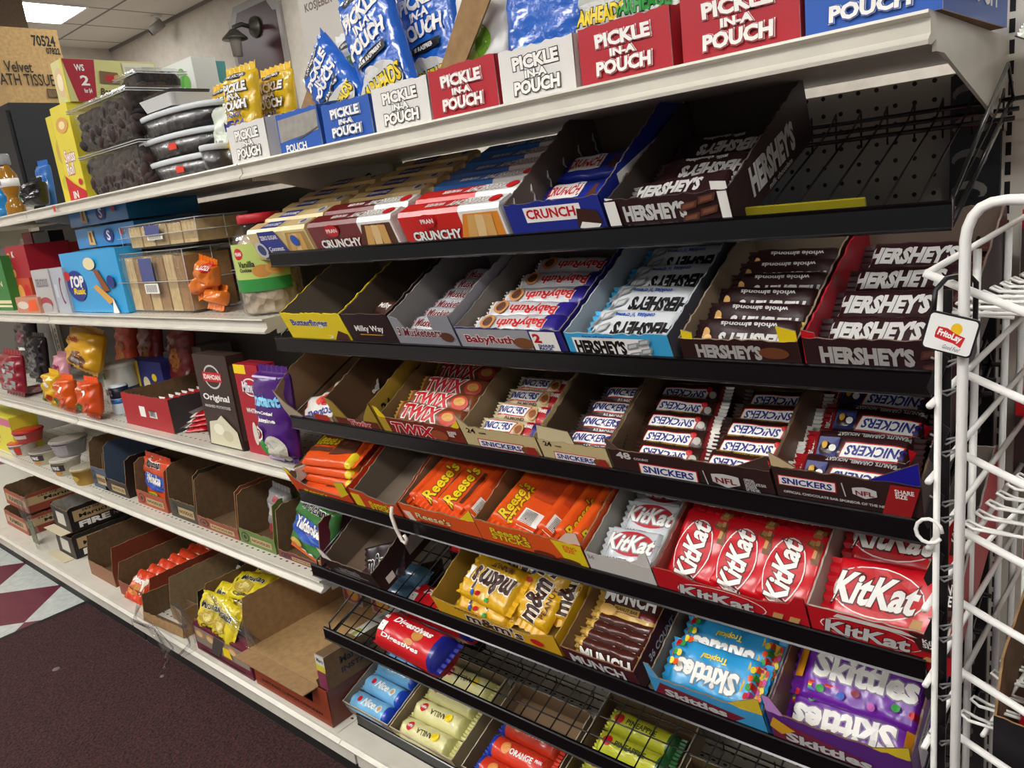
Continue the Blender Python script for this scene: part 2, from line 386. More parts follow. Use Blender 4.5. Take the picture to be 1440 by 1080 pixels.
# ------------------------------------------------------------------ gondola
LZ = {'top': 1.461, 2: 1.156, 3: .830, 4: .5625}; SEC = 1.2192; BASEZ = .192
r = thing('gondola_frame', 'long beige steel gondola shelving frame with perforated back panels', 'shelving', (0, 0, 0))
for k in range(-3, 1):
    x = k*SEC; g = G(); pm = M('#5a564e' if k else '#a29c90', .6, 'peg')  # candy bay's pegboard coloured paler to stand in for missing light
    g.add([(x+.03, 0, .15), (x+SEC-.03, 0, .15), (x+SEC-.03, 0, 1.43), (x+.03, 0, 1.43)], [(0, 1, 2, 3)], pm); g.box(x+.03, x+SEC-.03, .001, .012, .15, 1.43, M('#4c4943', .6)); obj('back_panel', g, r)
    g = G(); g.box(x+.005, x+SEC-.005, -.40, .40, .08, .15, BEIGE); g.box(x+.005, x+SEC-.005, -.37, .37, .0065, .08, M('#1b1a19', .6)); obj('base_plinth', g, r)
    g = G(); z0 = BASEZ; pr = [(-.40, 0), (-.436, 0), (-.437, -.003), (-.430, -.006), (-.428, -.022), (-.437, -.028), (-.436, -.0315), (-.42, -.0315), (-.40, -.03)]
    g.prism([(y, z0+z) for y, z in pr], (x+.001, 0, 0), (0, 1, 0), (0, 0, 1), (-1, 0, 0), (SEC-.002), BEIGE); obj('base_edge', g, r)
    g = G(); g.box(x+.001, x+SEC-.001, -.40, -.005, z0-.02, z0, M('#d5d0c2', .32, 'slots')); obj('base_deck', g, r)
for k in range(-3, 2):
    x = k*SEC; g = G(); g.box(x-.03, x+.03, -.012, .02, .0, 1.58, BEIGE)
    g.box(x-.034, x-.024, -.016, -.012, .2, 1.58, BEIGE); g.box(x+.024, x+.034, -.016, -.012, .2, 1.58, BEIGE)
    sl = M('#0a0a0a', .8)
    n = 52 if k == 1 else 30
    for j in range(n): g.box(x-.0033, x+.0033, -.0126, -.012, 1.3905+(j-45)*.0254, 1.4075+(j-45)*.0254, sl)
    obj('upright', g, r)
def shelf(k, z, yf, label, group):
    x = k*SEC; r = thing('metal_shelf', label, 'shelf', (x, 0, z), (0, 0, 0), group)
    g = G(); g.box(.002, SEC-.002, yf+.012, -.016, -.018, 0, M('#d5d0c2', .32, 'slots' if z < 1.4 else 'enamel')); obj('shelf_deck', g, r)
    g = G(); pr = [(yf+.012, 0), (yf, 0), (yf-.001, -.003), (yf+.007, -.0065), (yf+.008, -.020), (yf-.001, -.0265), (yf, -.0304), (yf+.01, -.0304), (yf+.03, -.024), (yf+.03, -.018), (yf+.012, -.018)]
    g.prism(pr, (.002, 0, 0), (0, 1, 0), (0, 0, 1), (-1, 0, 0), (SEC-.004), BEIGE)
    obj('price_channel', g, r)
    for x0 in (.002, SEC-.006):
        g = G(); g.prism([(yf+.03, -.018), (-.014, -.018), (-.014, -.115), (yf+.06, -.035), (yf+.03, -.035)], (x0, 0, 0), (0, 1, 0), (0, 0, 1), (-1, 0, 0), .004, BEIGE); obj('bracket', g, r)
for k, w_ in ((0, 'over the candy trays'), (-1, 'in the middle bay'), (-2, 'at the far left')):
    shelf(k, 1.461, -.411, f'beige top shelf {w_}', 'top shelves')
for k, w_ in ((-1, 'middle bay'), (-2, 'far left bay')):
    shelf(k, 1.156, -.421, f'beige second shelf of the {w_}, holding biscuits' if k == -1 else 'beige second shelf of the far left bay', 'second shelves')
    shelf(k, .830, -.414, f'beige third shelf of the {w_}, holding ' + ('noodles and boxed potatoes' if k == -1 else 'a red bag'), 'third shelves')
    shelf(k, .5625, -.406, f'beige fourth shelf of the {w_}, holding ' + ('brown noodle cartons' if k == -1 else 'noodle bowls'), 'fourth shelves')
# small price tag on the top shelf edge
p = hit(77, 293.5, 1, -.412); g = G(); g.box(-.006, .006, -.0012, 0, -.008, .008, P_('#d8402c')); tag(obj('price_sticker', g, None, (p.x, -.4125, p.z)), 'tiny red price sticker on the far left top shelf edge', 'price sticker')

# ------------------------------------------------------------------ black wire candy trays
TILT = math.radians(22); CT, ST = math.cos(TILT), math.sin(TILT)
TRAY = {1: (-.389, 1.284, .014, 1.234), 2: (-.406, 1.115, .004, 1.221), 3: (-.405, .947, .004, 1.221), 4: (-.418, .785, .004, 1.221), 5: (-.425, .615, .006, 1.221), 6: (-.425, .46, .006, 1.221), 7: (-.392, .222, .02, 1.221)}
def org(k): return V(0, TRAY[k][0]+.006, TRAY[k][1]-.022)
def tp(k, u, v, w=0.0): return org(k)+V(u, v*CT-w*ST, v*ST+w*CT)
ORD = {1: 'topmost', 2: 'second', 3: 'third', 4: 'fourth', 5: 'fifth', 6: 'sixth', 7: 'lowest'}
for k in range(1, 8):
    y, z, x0, x1 = TRAY[k]; o = org(k)
    r = thing('wire_tray', {1: 'topmost black wire tray, its right end empty under the beige shelf', 2: 'second black wire tray from the top, with yellow carton at its left end', 3: 'third black wire tray from the top, with wide brown cartons', 4: 'fourth black wire tray from the top, with orange and red cartons', 5: 'fifth black wire tray from the top, with yellow, blue and purple bags', 6: 'sixth black wire tray, mostly empty with red biscuit rolls', 7: 'lowest black wire tray, with rolls of biscuits'}[k], 'wire tray', tuple(o), (TILT, 0, 0), 'black wire trays')
    D = .34 if k < 7 else .27; g = G(); n = 35 if k < 7 else 12
    for j in range(n+1):
        u = x0+.012+(x1-x0-.024)*j/n
        if k == 1: g.tube([(u, .002, -.002), (u, D-.045, -.002), (u, D-.004, .006), (u, D, .008), (u, D-.002, .003), (u, D-.05*ST, .008-.05*CT)], .0014, BLACKM, 5)
        else: g.tube([(u, .002, -.002), (u, D-.004, -.002), (u, D, .004), (u, D+.003, .018)], .0014, BLACKM, 5)
    for v in ((.27, .30, .335) if k < 6 else (.04, .075, .11, .145, .18, .215, .25, .285, .335)):
        v = min(v, D); g.tube([(x0, v, -.0045), (x1+.01, v, -.0045)], .0032 if k < 6 or v == .335 else .0014, BLACKM, 6)
    obj('wire_floor', g, r)
    for u in (x0+.003, x1-.003):
        g = G(); g.tube([(u, .0, -.004), (u, D, -.004)], .003, BLACKM, 6); g.tube([(u, .01, -.004), (u, .02, .02), (u, D-.02, .045), (u, D, -.004)], .0022, BLACKM, 6); obj('side_wire', g, r)
    # price channel along the front, upright
    g = G(); a = CT; pr = [(-.006, .022), (-.004, .0235), (0, .0235), (0, -.0065), (-.004, -.0065), (-.006, -.005), (-.004, -.003), (-.0045, .019)]
    def rot(p): return (p[0]*CT+p[1]*ST, -p[0]*ST+p[1]*CT)
    g.prism([rot(p) for p in pr], (x0, 0, 0), (0, 1, 0), (0, 0, 1), (-1, 0, 0), (x1-x0), BLACK, BLACK); obj('front_channel', g, r)
# black slotted standards carrying the trays
for x, lab in ((1.176, 'black slotted tray standard with crescent cut-outs right of the pegboard'), (.033, 'black slotted tray standard behind the left ends of the candy trays')):
    r = thing('tray_standard', lab, 'tray standard', (x, 0, 0)); g = G(); g.box(-.024, .036, -.022, -.0005, .16, 1.425, P_('#0b0f14')); rl = obj('rail', g, r)
    g = G()
    for j in range(30):
        zc = 1.40-j*.0425; a = [(-.012+.022*math.cos(t)+.012, .014*math.sin(t)) for t in [PI*1.05-PI*1.25*i/9 for i in range(10)]]; b = [(-.012+.016*math.cos(t)+.010, .008*math.sin(t)-.004) for t in [PI*1.05-PI*1.25*i/9 for i in range(9, -1, -1)]]
        for i in range(9):
            g.add([(a[i][0], -.0224, zc+a[i][1]), (a[i+1][0], -.0224, zc+a[i+1][1]), (b[8-i][0], -.0224, zc+b[8-i][1]), (b[9-i][0], -.0224, zc+b[9-i][1])], [(0, 1, 2, 3)], P_('#77746c'))
    obj('crescent_slots', g, rl)

# ------------------------------------------------------------------ candy: how each pack looks
def brand_bar(spec): return spec
def snick_logo(cx, cy, w, h, txt='SNICKERS', sh=.3):
    return [('r', cx, cy, w, h, RED, sh), ('r', cx, cy, w*.96, h*.84, WH, sh), ('t', txt, cx, cy, w*.86, h*.6, NAVY, None, sh, .03)]
def hershey(cx, cy, w, h, fill=SIL, sh=0): return [('t', "HERSHEY'S", cx, cy, w, h, fill, None, sh, .055)]
def choc_blocks(cx, cy, w, h, m=CHOC, m2=None):
    m2 = m2 or P_('#8a5638'); o = []
    for i in range(2):
        for j in range(2):
            x = cx+(i-.5)*w*.5; y = cy+(j-.5)*h*.5+(i-.5)*h*.25
            o += [('p', [(x-w*.24, y-h*.22), (x+w*.2, y-h*.08), (x+w*.27, y+h*.22), (x-w*.18, y+h*.1)], m), ('p', [(x-w*.17, y-h*.12), (x+w*.14, y-h*.03), (x+w*.19, y+h*.14), (x-w*.12, y+h*.05)], m2)]
    return o
BRN = W_('#34170f'); DKB = W_('#2a1416')
KINDS = {
 'snick': lambda: pillow(.122, .036, .021, W_('#341a14'), lambda x, y: WH if x < .09 else (M('#8f1a20', .35, 'wrap') if x < .12 else None), snick_logo(.55, .58, .62, .52)+[('t', 'PEANUTS. CARAMEL. NOUGAT.', .55, .12, .55, .09, GOLD), ('e', .18, .6, .08, .3, P_('#b9b2a6')), ('e', .23, .4, .07, .25, RED)], seed=2),
 'snickshare': lambda: pillow(.135, .046, .026, W_('#33181a'), lambda x, y: M('#a8141e', .35, 'wrap') if x > .86 else None, snick_logo(.36, .62, .56, .46)+[('t', 'PEANUTS. CARAMEL. NOUGAT.', .4, .16, .6, .13, SIL), ('p', [(.66, .3), (.84, .3), (.86, .85), (.68, .85)], P_('#232a6e')), ('e', .71, .62, .06, .2, WH), ('e', .78, .55, .05, .22, GOLD), ('t', 'SHARE\nSIZE', .92, .6, .07, .4, WH)], seed=3),
 'snickalm': lambda: pillow(.14, .038, .022, W_('#cfc09a'), lambda x, y: W_('#2a2f86') if x > .85 else (W_('#b01a20') if x > .72 else None), snick_logo(.33, .58, .5, .55)+[('t', 'ALMOND', .42, .2, .3, .14, CHOC), ('e', .67, .5, .14, .6, TAN), ('e', .67, .5, .1, .4, P_('#8a4d22')), ('t', 'SHARE', .8, .7, .1, .18, WH)], seed=4),
 'snickdark': lambda: pillow(.10, .036, .021, W_('#3b3030'), None, snick_logo(.5, .58, .75, .55)+[('t', 'ALMOND', .6, .2, .4, .13, SIL)], seed=5),
 'muskt': lambda: pillow(.128, .038, .022, M('#b9bcc2', .25, 'foil'), lambda x, y: M('#53525c', .3, 'foil') if x > .86 or x < .05 else None, [('t', '3 Musketeers', .5, .5, .74, .42, MAROON, WH, .35, .025)], seed=6),
 'milky': lambda: pillow(.12, .036, .02, M('#4a2c20', .3, 'foil'), None, [('t', 'Milky Way', .5, .5, .6, .4, WH, None, .3)], seed=7),
 'ruth': lambda: pillow(.19, .042, .026, M('#c9c9cc', .28, 'wrap'), lambda x, y: W_('#2b2083') if x < .2 or y > .85 else (WH if x > .88 else None), [('t', 'BabyRuth', .43, .5, .48, .48, RED, WH, .2, .03), ('t', '2', .94, .5, .06, .6, RED, None, 0, .04), ('e', .77, .5, .16, .6, P_('#c98a4a')), ('e', .77, .5, .11, .4, CHOC)], seed=8),
 'cookcream': lambda: pillow(.15, .062, .015, M('#d6d9dc', .35, 'wrap'), lambda x, y: W_('#3aa7d8') if x > .96 else None, hershey(.38, .58, .6, .42, BK, .1)+[('t', "cookies 'n' creme", .5, .2, .42, .13, BLUE)]+choc_blocks(.84, .5, .26, .7, P_('#9d9fa0'), P_('#c4c6c6')), px=9, py=5, seed=9),
 'almond': lambda: pillow(.145, .05, .016, DKB, lambda x, y: W_('#d9b93a') if x < .035 else None, hershey(.45, .62, .6, .4, SIL, .1)+[('t', 'whole almonds', .5, .2, .5, .13, SIL), ('e', .88, .5, .1, .4, TAN), ('e', .84, .65, .08, .3, P_('#e2b878'))], px=9, py=5, seed=10),
 'spdark': lambda: pillow(.15, .056, .015, W_('#2b1217'), None, hershey(.41, .6, .66, .46, SIL, .15)+[('t', 'special dark', .52, .2, .36, .14, WH, None, 0, .03), ('t', 'mildly sweet chocolate', .52, .06, .36, .08, WH)]+choc_blocks(.88, .5, .22, .7, P_('#4d2a22'), P_('#6b4030')), px=9, py=5, seed=11),
 'milk': lambda: pillow(.15, .055, .014, DKB, None, hershey(.4, .58, .6, .45, SIL, .1)+[('t', 'milk chocolate', .5, .18, .4, .14, SIL)], px=9, py=5, seed=12),
 'crunch': lambda: pillow(.15, .055, .014, W_('#18288c'), None, [('r', .3, .55, .45, .6, WH), ('t', 'CRUNCH', .3, .55, .4, .36, RED, None, .1, .03), ('p', [(.62, .2), (.92, .3), (.95, .8), (.66, .7)], CHOC)], px=9, py=5, seed=13),
 'twix': lambda: pillow(.19, .046, .026, M('#7e4326', .3, 'wrap'), lambda x, y: W_('#c69a3c') if x < .12 or y < .12 else None, [('t', 'TWIX', .42, .55, .5, .62, RED, WH, .25, .04, .06), ('e', .8, .5, .2, .6, P_('#c63a2a')), ('e', .8, .55, .13, .35, P_('#d8a050'))], seed=14),
 'mentos': lambda: pillow(.14, .07, .03, W_('#ddd8d0'), lambda x, y: W_('#c8342a') if x < .14 else None, [('t', 'mentos', .5, .3, .5, .25, NAVY), ('e', .6, .65, .2, .4, RED), ('e', .45, .7, .14, .3, P_('#e8563a')), ('e', .78, .6, .12, .3, GRN)], seed=15, wr=.002),
 'reeseslab': lambda: pillow(.17, .105, .019, W_('#e2541a'), lambda x, y: W_('#efd32a') if x > .86 and y < .3 else (W_('#c22f14') if y > .78 else None), [('t', "Reese's", .3, .62, .46, .3, YEL, CHOC, .3, .03), ('r', .28, .34, .4, .12, CHOC), ('p', [(.5, .2), (.9, .32), (.88, .75), (.55, .7)], CHOC), ('p', [(.6, .4), (.8, .45), (.78, .66), (.63, .62)], P_('#8a5230'))], px=9, py=6, seal=.01, seed=16),
 'reese': lambda: pillow(.15, .062, .02, W_('#e8541c'), None, [('t', "Reese's", .4, .62, .6, .42, YEL, CHOC, .2, .03), ('r', .42, .25, .52, .1, CHOC)], px=9, py=5, seed=17),
 'reesestick': lambda: pillow(.16, .06, .02, W_('#ea5a1e'), None, [('t', "Reese's\nSTICKS", .36, .55, .52, .66, YEL, CHOC, .2, .03)], px=9, py=5, seed=18),
 'reeseback': lambda: pillow(.16, .062, .02, W_('#e2521c'), None, [('r', .18, .55, .2, .6, WH)]+[('r', .11+.014*i, .6, .006, .36, BK) for i in range(11)]+[('r', .62, .5, .4, .7, P_('#c4431a'))], px=9, py=5, seed=19),
 'kitwhite': lambda: pillow(.105, .062, .02, M('#c8ccd0', .25, 'foil'), None, [('e', .5, .6, .7, .62, P_('#b5232c')), ('t', 'KitKat', .5, .6, .72, .42, WH, P_('#8a8f96'), .25, .03), ('t', 'WHITE', .35, .14, .3, .12, BK)], px=8, py=5, seed=20),
 'kit': lambda: pillow(.125, .075, .02, W_('#cf1220'), None, [('r', .68, .13, .24, .13, P_('#7a4c28')), ('r', .72, .165, .2, .06, P_('#c99a5c')), ('r', .9, .2, .12, .16, P_('#a8743c')), ('e', .42, .58, .72, .7, WH), ('e', .42, .58, .69, .66, P_('#c80f1c')), ('t', 'KitKat', .42, .58, .66, .42, WH, P_('#5a1014'), .25, .035), ('p', [(.7, .12), (.95, .1), (.97, .3), (.74, .34)], P_('#8a5a30')), ('p', [(.74, .2), (.95, .18), (.96, .27), (.76, .3)], P_('#c99a5c'))], px=9, py=6, seed=21),
 'kitking': lambda: pillow(.146, .078, .02, W_('#cf1220'), lambda x, y: W_('#3c1c18') if x > .84 and y > .4 else None, [('e', .42, .5, .72, .8, WH), ('e', .42, .5, .7, .76, P_('#c80f1c')), ('t', 'KitKat', .42, .5, .64, .5, WH, P_('#5a1014'), .25, .035), ('t', 'KING\nSIZE', .91, .72, .13, .34, WH, None, 0, .03), ('p', [(.7, .08), (.92, .12), (.93, .26), (.72, .22)], P_('#c99a5c'))], px=10, py=6, seed=22),
 'mmd': lambda: pillow(.12, .075, .02, W_('#2d1f24'), None, [('t', "m&m's", .5, .5, .62, .5, BK, WH, .1, .03, ), ('e', .2, .3, .1, .16, P_('#b05a8a'))], px=7, py=5, seed=23),
 'mmy': lambda: pillow(.14, .085, .026, W_('#dba818'), None, [('t', "m&m's", .46, .55, .68, .52, P_('#3a1c10'), WH, .1, .04), ('r', .88, .5, .12, .3, WH), ('e', .55, .86, .07, .12, RED), ('e', .66, .88, .07, .12, BLUE), ('e', .4, .9, .07, .1, GRN), ('t', 'PEANUT', .4, .16, .4, .12, CHOC)], wr=.003, px=6, py=4, seed=24),
 'munch': lambda: pillow(.13, .06, .018, M('#4a2018', .3, 'foil'), lambda x, y: M('#d3aa52', .3, 'foil') if x < .16 or x > .9 or y < .26 else (M('#8a1c22', .3, 'foil') if y < .33 else None), [('t', 'MUNCH', .5, .64, .72, .4, WH, BK, -.1, .04), ('r', .5, .3, .36, .16, P_('#caa64a')), ('t', 'PEANUT BAR', .5, .3, .32, .09, CHOC), ('e', .25, .2, .24, .3, P_('#d8a850'))], px=8, py=5, seed=25),
 'skt': lambda: pillow(.152, .072, .022, W_('#2f9ad4'), None, [('p', [(.02, .15), (.18, .1), (.22, .85), (.06, .9)], P_('#e0b820')), ('t', 'Skittles', .55, .62, .62, .44, WH, P_('#7a8a94'), .05, .04), ('t', 'Tropical', .5, .24, .26, .16, YEL, None, .2)]+[('e', .04+.03*(i % 4), .2+.17*(i//4)+.04*(i % 2), .045, .13, [RED, GRN, ORG, P_('#e8d02a'), P_('#c23a8a')][i % 5]) for i in range(16)]+[('e', .84+.04*(i % 3), .15+.2*(i//3), .05, .14, [GRN, RED, ORG, YEL][i % 4]) for i in range(9)], px=7, py=4, wr=.002, seed=26),
 'skw': lambda: pillow(.17, .08, .024, W_('#6a1f9a'), None, [('t', 'Skittles', .54, .6, .74, .44, WH, P_('#8a7a94'), .05, .045), ('t', 'Wild Berry', .62, .9, .3, .12, YEL, None, .2)]+[('p', [(.15, .26-.03*i), (.95, .34-.03*i), (.95, .37-.03*i), (.15, .29-.03*i)], [RED, ORG, YEL, GRN, BLUE][i]) for i in range(5)]+[('e', x, y, .06, .12, m) for x, y, m in ((.25, .2, GRN), (.4, .18, BLUE), (.5, .28, P_('#8a2a3a')), (.62, .16, P_('#c060b0')), (.78, .26, GRN), (.9, .22, RED))]+[('p', [(.02, .3), (.1, .3), (.12, .9), (.04, .9)], P_('#d8901c'))], px=8, py=5, wr=.002, seed=27),
 'rollblue': lambda: pillow(.152, .046, .046, M('#7ab9e2', .3, 'foil'), lambda x, y: M('#1a43b4', .3, 'foil') if x > .84 else None, [('e', .28, .5, .08, .3, RED), ('t', 'Nice', .5, .5, .28, .4, WH, None, .3), ('e', .73, .45, .12, .4, P_('#d8e4ea')), ('e', .73, .45, .07, .25, TAN)], px=12, py=2.1, flat=.5, wr=.0015, seed=28),
 'rollvan': lambda: pillow(.165, .047, .047, M('#ddd79a', .3, 'foil'), lambda x, y: M('#c9c67c', .3, 'foil') if x < .12 or x > .88 else None, [('t', 'VANILLA', .46, .55, .34, .24, P_('#4a4420')), ('e', .76, .5, .12, .44, RED), ('t', 'PRAN', .76, .5, .1, .14, WH), ('e', .3, .5, .12, .4, YEL)], px=12, py=2.1, flat=.5, wr=.0015, seed=29),
 'rollorg': lambda: pillow(.165, .047, .047, M('#d23a20', .3, 'foil'), lambda x, y: M('#1c37a0', .3, 'foil') if x < .16 else None, [('t', 'ORANGE', .58, .45, .34, .26, WH), ('e', .34, .5, .14, .5, P_('#e0904a')), ('e', .84, .5, .12, .44, RED), ('t', 'PRAN', .84, .5, .1, .14, WH)], px=12, py=2.1, flat=.5, seed=30),
 'rollpin': lambda: pillow(.165, .047, .047, M('#c3c432', .3, 'foil'), lambda x, y: M('#2f6a34', .3, 'foil') if x > .86 else None, [('t', 'PINEAPPLE', .5, .5, .4, .24, P_('#33400f')), ('e', .2, .5, .12, .44, RED)], px=12, py=2.1, flat=.5, seed=31),
 'digest': lambda: pillow(.205, .078, .072, W_('#c8161e'), lambda x, y: W_('#1d2380') if x > .85 else None, [('e', .62, .5, .14, .3, P_('#c98a40')), ('e', .56, .27, .13, .16, P_('#c98a40')), ('t', 'Digestives', .5, .64, .56, .24, WH, None, .25, .035), ('r', .12, .36, .13, .26, WH), ('p', [(.08, .3), (.12, .42), (.16, .3)], BK), ('t', 'Digestives', .46, .15, .56, .12, WH, None, .25, .03), ('t', 'FIBRE', .1, .62, .1, .1, WH)], px=14, py=2.4, flat=.5, seed=32),
 'rollblue2': lambda: pillow(.15, .05, .05, M('#5f8fb0', .3, 'foil'), None, [('t', 'Nice', .5, .5, .3, .4, WH)], px=12, py=2.1, flat=.5, seed=33),
}
def at(k, u, v, w=0.0, az=0, ax=0, ay=0):
    R = Matrix.Rotation(TILT, 4, 'X') @ Matrix.Rotation(ax, 4, 'X') @ Matrix.Rotation(ay, 4, 'Y') @ Matrix.Rotation(az, 4, 'Z')
    return tuple(tp(k, u, v, w)), tuple(R.to_euler('XYZ'))
def bar(kind, k, u, v, w, az, ax, label, group, cat='candy bar', ay=0, name=None):
    l, r = at(k, u, v, w, az, ax, ay); return pack(kind, label, cat, l, r, group, name=name)
def crt(k, u0, u1, label, hf, **kw):
    D = kw.pop('D', .27); h1 = kw.pop('h1', hf+.03)
    sides = kw.pop('sides', [(.0, hf+.001), (D, h1)])
    lo = min(.45, (.0165 if k < 7 else 0)/hf); up_ = lambda y: lo+(1-lo)*y      # print sits on the part that shows above the channel
    def lift(sp):
        if sp[0] == 't': return (sp[0], sp[1], sp[2], up_(sp[3]), sp[4], sp[5]*(1-lo))+tuple(sp[6:])
        if sp[0] == 'p': return ('p', [(x, up_(y)) for x, y in sp[1]], sp[2])
        return (sp[0], sp[1], up_(sp[2]), sp[3], sp[4]*(1-lo))+tuple(sp[5:])
    kw['front'] = [lift(q) for q in kw.get('front', ())]
    return carton(label, tuple(tp(k, u0, .008, .001)), (TILT, 0, 0), u1-u0, D, hf, sides, kw.pop('hb', h1-.002), kw.pop('out'), **kw)
NTH = ['frontmost', 'second from the front', 'third from the front', 'fourth from the front', 'fifth from the front', 'sixth from the front']
def row(kind, k, u, vs_, w, az, ax, what, where, group, du=0, cat='candy bar', dw=0, jit=.004):
    if kind not in _p: g, e = KINDS[kind](); _p[kind] = (g.mesh('pack'), [q.mesh('end_seal') for q in e])
    half = max(abs(q.co.y) for q in _p[kind][0].vertices); hh = max(q.co.z for q in _p[kind][0].vertices)
    sh = max(0, .0125+half*math.cos(ax)+hh*.8*math.sin(ax)-vs_[0])   # stay behind the front panel
    for j, v in enumerate(vs_):
        v += sh*(1-.5*j/len(vs_))
        bar(kind, k, u+du*j+random.uniform(-jit, jit), v, w+dw*j, az+random.uniform(-.04, .04), ax, f'{what}, {NTH[j]} {where}', group, cat)
S = math.radians

# -------- topmost tray: wafer packs, blue carton, brown and white carton
def wafer(label, k, u0, v0, W, cl, cr, txt, sub, group, pic, flip=True, D=.043, H=.07):
    key = ('wafer', cl.name, W)
    if key not in _p:
        g = G(); d = D*.94; b = .006
        pr = [(b, 0), (d-b, 0), (d, b), (d, H-b), (d-b, H), (b, H), (0, H-b), (0, b)]
        cut = W*.62
        for x0, x1, m in ((0, cut, cl), (cut, W, cr)): g.prism(pr, (x0, 0, 0), (0, 1, 0), (0, 0, 1), (-1, 0, 0), (x1-x0), m)
        F = Face(g, (0, 0, 0), (1, 0, 0), (0, 0, 1), W, H)
        F.put([('p', [(.55, .12), (.98, .12), (.98, .85), (.66, .85)], pic)]+[('p', [(.62+.1*i, .14), (.70+.1*i, .14), (.78+.07*i, .8), (.70+.07*i, .82)], WAFER if i % 2 == 0 else P_('#e6c48a')) for i in range(3)])
        if txt == 'CRUNCHY': F.put([('t', 'CRUNCHY', .34, .42, .5, .24, WH, BK, .1, .04), ('t', sub, .38, .26, .2, .08, WH), ('e', .3, .78, .17, .34, RED), ('t', 'PRAN', .3, .78, .13, .11, WH)])
        else: F.put([('p', [(.12, .1), (.62, .1), (.5, .95), (.2, .95)], P_('#24348c')), ('t', 'ZERO SUGAR', .36, .76, .3, .13, WH), ('t', sub, .4, .34, .26, .28, WH), ('e', .14, .4, .2, .5, P_('#c9c9d2')), ('e', .14, .4, .13, .34, P_('#33406e')), ('e', .78, .62, .12, .32, BLUE)])
        T = Face(g, (W, d-b, H), (-1, 0, 0), (0, -1, 0), W, d-2*b)
        if txt == 'CRUNCHY': T.put([('t', 'CRUNCHY', .32, .5, .4, .62, WH, BK, .2, .04), ('t', 'WAFER', .66, .5, .2, .4, WH, None, .2), ('e', .08, .5, .1, .8, RED)])
        else: T.put([('r', .62, .5, .3, 1, P_('#24348c')), ('t', 'ZERO SUGAR', .62, .55, .26, .4, WH), ('e', .1, .5, .12, .9, P_('#d8d8de')), ('e', .1, .5, .07, .5, P_('#44507a'))])
        ends = []
        for sx in (0, 1):
            e = G(); X = W*sx; q = 1 if sx else -1; vs = []; fs = []
            for j in range(9):
                z = H*(.06+.88*j/8); vs += [(X, d*.1, z), (X+q*.004, d*.5-.001+.002*(j % 2), z), (X+q*(.014+.003*(j % 2)), d*.5+.003*(-1)**j, z), (X, d*.9, z)]
            for j in range(8):
                a = 4*j; fs += [(a, a+1, a+5, a+4), (a+1, a+2, a+6, a+5), (a+2, a+3, a+7, a+6)]
            e.add(vs, fs, M('#c9c6c0', .3, 'foil') if sx and txt == 'CRUNCHY' else (cr if sx else cl)); ends.append(e.mesh('end_seal'))
        _p[key] = (g.mesh('pack'), ends)
    b, ends = _p[key]; o = bpy.data.objects.new('wafer_pack', b); col.objects.link(o)
    o.location = tp(k, u0, v0, .001); o.rotation_euler = (TILT, 0, 0)
    for q in ends:
        c = bpy.data.objects.new('end_seal', q); col.objects.link(c); c.parent = o
    tag(o, label, 'wafer pack', group)
ZS = W_('#e2c88e'); ZL = W_('#d6bc80')
for j in range(5):
    wafer(f'tan and blue wafer pack at the left of the topmost tray, {NTH[j]}', 1, -.034+.004*j, .008+.046*j, .2, ZL, ZS, 'ZERO SUGAR', 'Coconut\nButter', 'blue banded wafer packs', P_('#b3904e'))
for j in range(6):
    if j < 2: wafer(f'dark red and white wafer pack on the topmost tray, {["in front", "behind its twin"][j]}', 1, .176, .008+.046*j, .235, W_('#6f1318'), W_('#efece6'), 'CRUNCHY', 'WAFER', 'dark red wafer packs', P_('#5a3220'))
    else: wafer(f'tan and blue wafer pack behind the dark red packs, {NTH[j-2]}', 1, .2, .008+.046*j, .2, ZL, ZS, 'ZERO SUGAR', 'Coconut\nButter', 'blue banded wafer packs', P_('#b3904e'))
for j in range(6):
    if j < 2: wafer(f'bright red and white wafer pack beside the blue chocolate carton, {["in front", "behind its twin"][j]}', 1, .43, .008+.046*j, .222, W_('#d0231c'), W_('#f0ede7'), 'CRUNCHY', 'WAFER', 'bright red wafer packs', P_('#e08a2a'))
    else: wafer(f'blue and white wafer pack behind the bright red packs, {NTH[j-2]}', 1, .432, .008+.046*j, .22, W_('#2a74c8'), W_('#eceae6'), 'CRUNCHY', 'WAFER', 'blue wafer packs', P_('#c9c6c0'))
crt(1, .662, .826, 'blue chocolate carton with red lettering on the topmost tray', .066, out=P_('#1c2b8a'), inn=P_('#6b5f55'), h1=.12,
    front=[('r', .5, .62, .6, .46, WH), ('t', 'CRUNCH', .48, .64, .52, .3, RED, None, .05, .03), ('p', [(.72, .12), (.98, .2), (.95, .6), (.76, .7)], P_('#3a1f16')), ('p', [(.74, .12), (.92, .06), (.96, .2), (.78, .3)], WH)],
    right=[('r', .45, .7, .5, .7, WH), ('t', 'CRUNCH', .45, .72, .44, .4, RED)])
for j, v in enumerate((.09, .16)): bar('crunch', 1, .74, v, .03+.012*j, PI*.0, S(14), ['blue chocolate bar lying in the blue carton, in front', 'blue chocolate bar lying in the blue carton, at the back'][j], 'blue chocolate bars')
crt(1, .834, 1.004, 'dark brown chocolate carton with white corners on the topmost tray', .056, out=P_('#2c1517'), inn=P_('#4a413c'), h1=.088,
    front=hershey(.4, .5, .52, .58, SIL)+choc_blocks(.76, .5, .3, .8, P_('#5b3527'), P_('#7a4c38'))+[('r', .05, .5, .1, 1, WH), ('r', .965, .5, .07, 1, WH)], right=hershey(.5, .6, .55, .7, SIL)+[('t', 'milk chocolate', .55, .12, .3, .13, SIL)],
    tabs=[([(.148, 0), (.17, 0), (.17, .066), (.15, .068)], WH), ([(0, 0), (.016, 0), (.012, .058), (0, .06)], WH)])
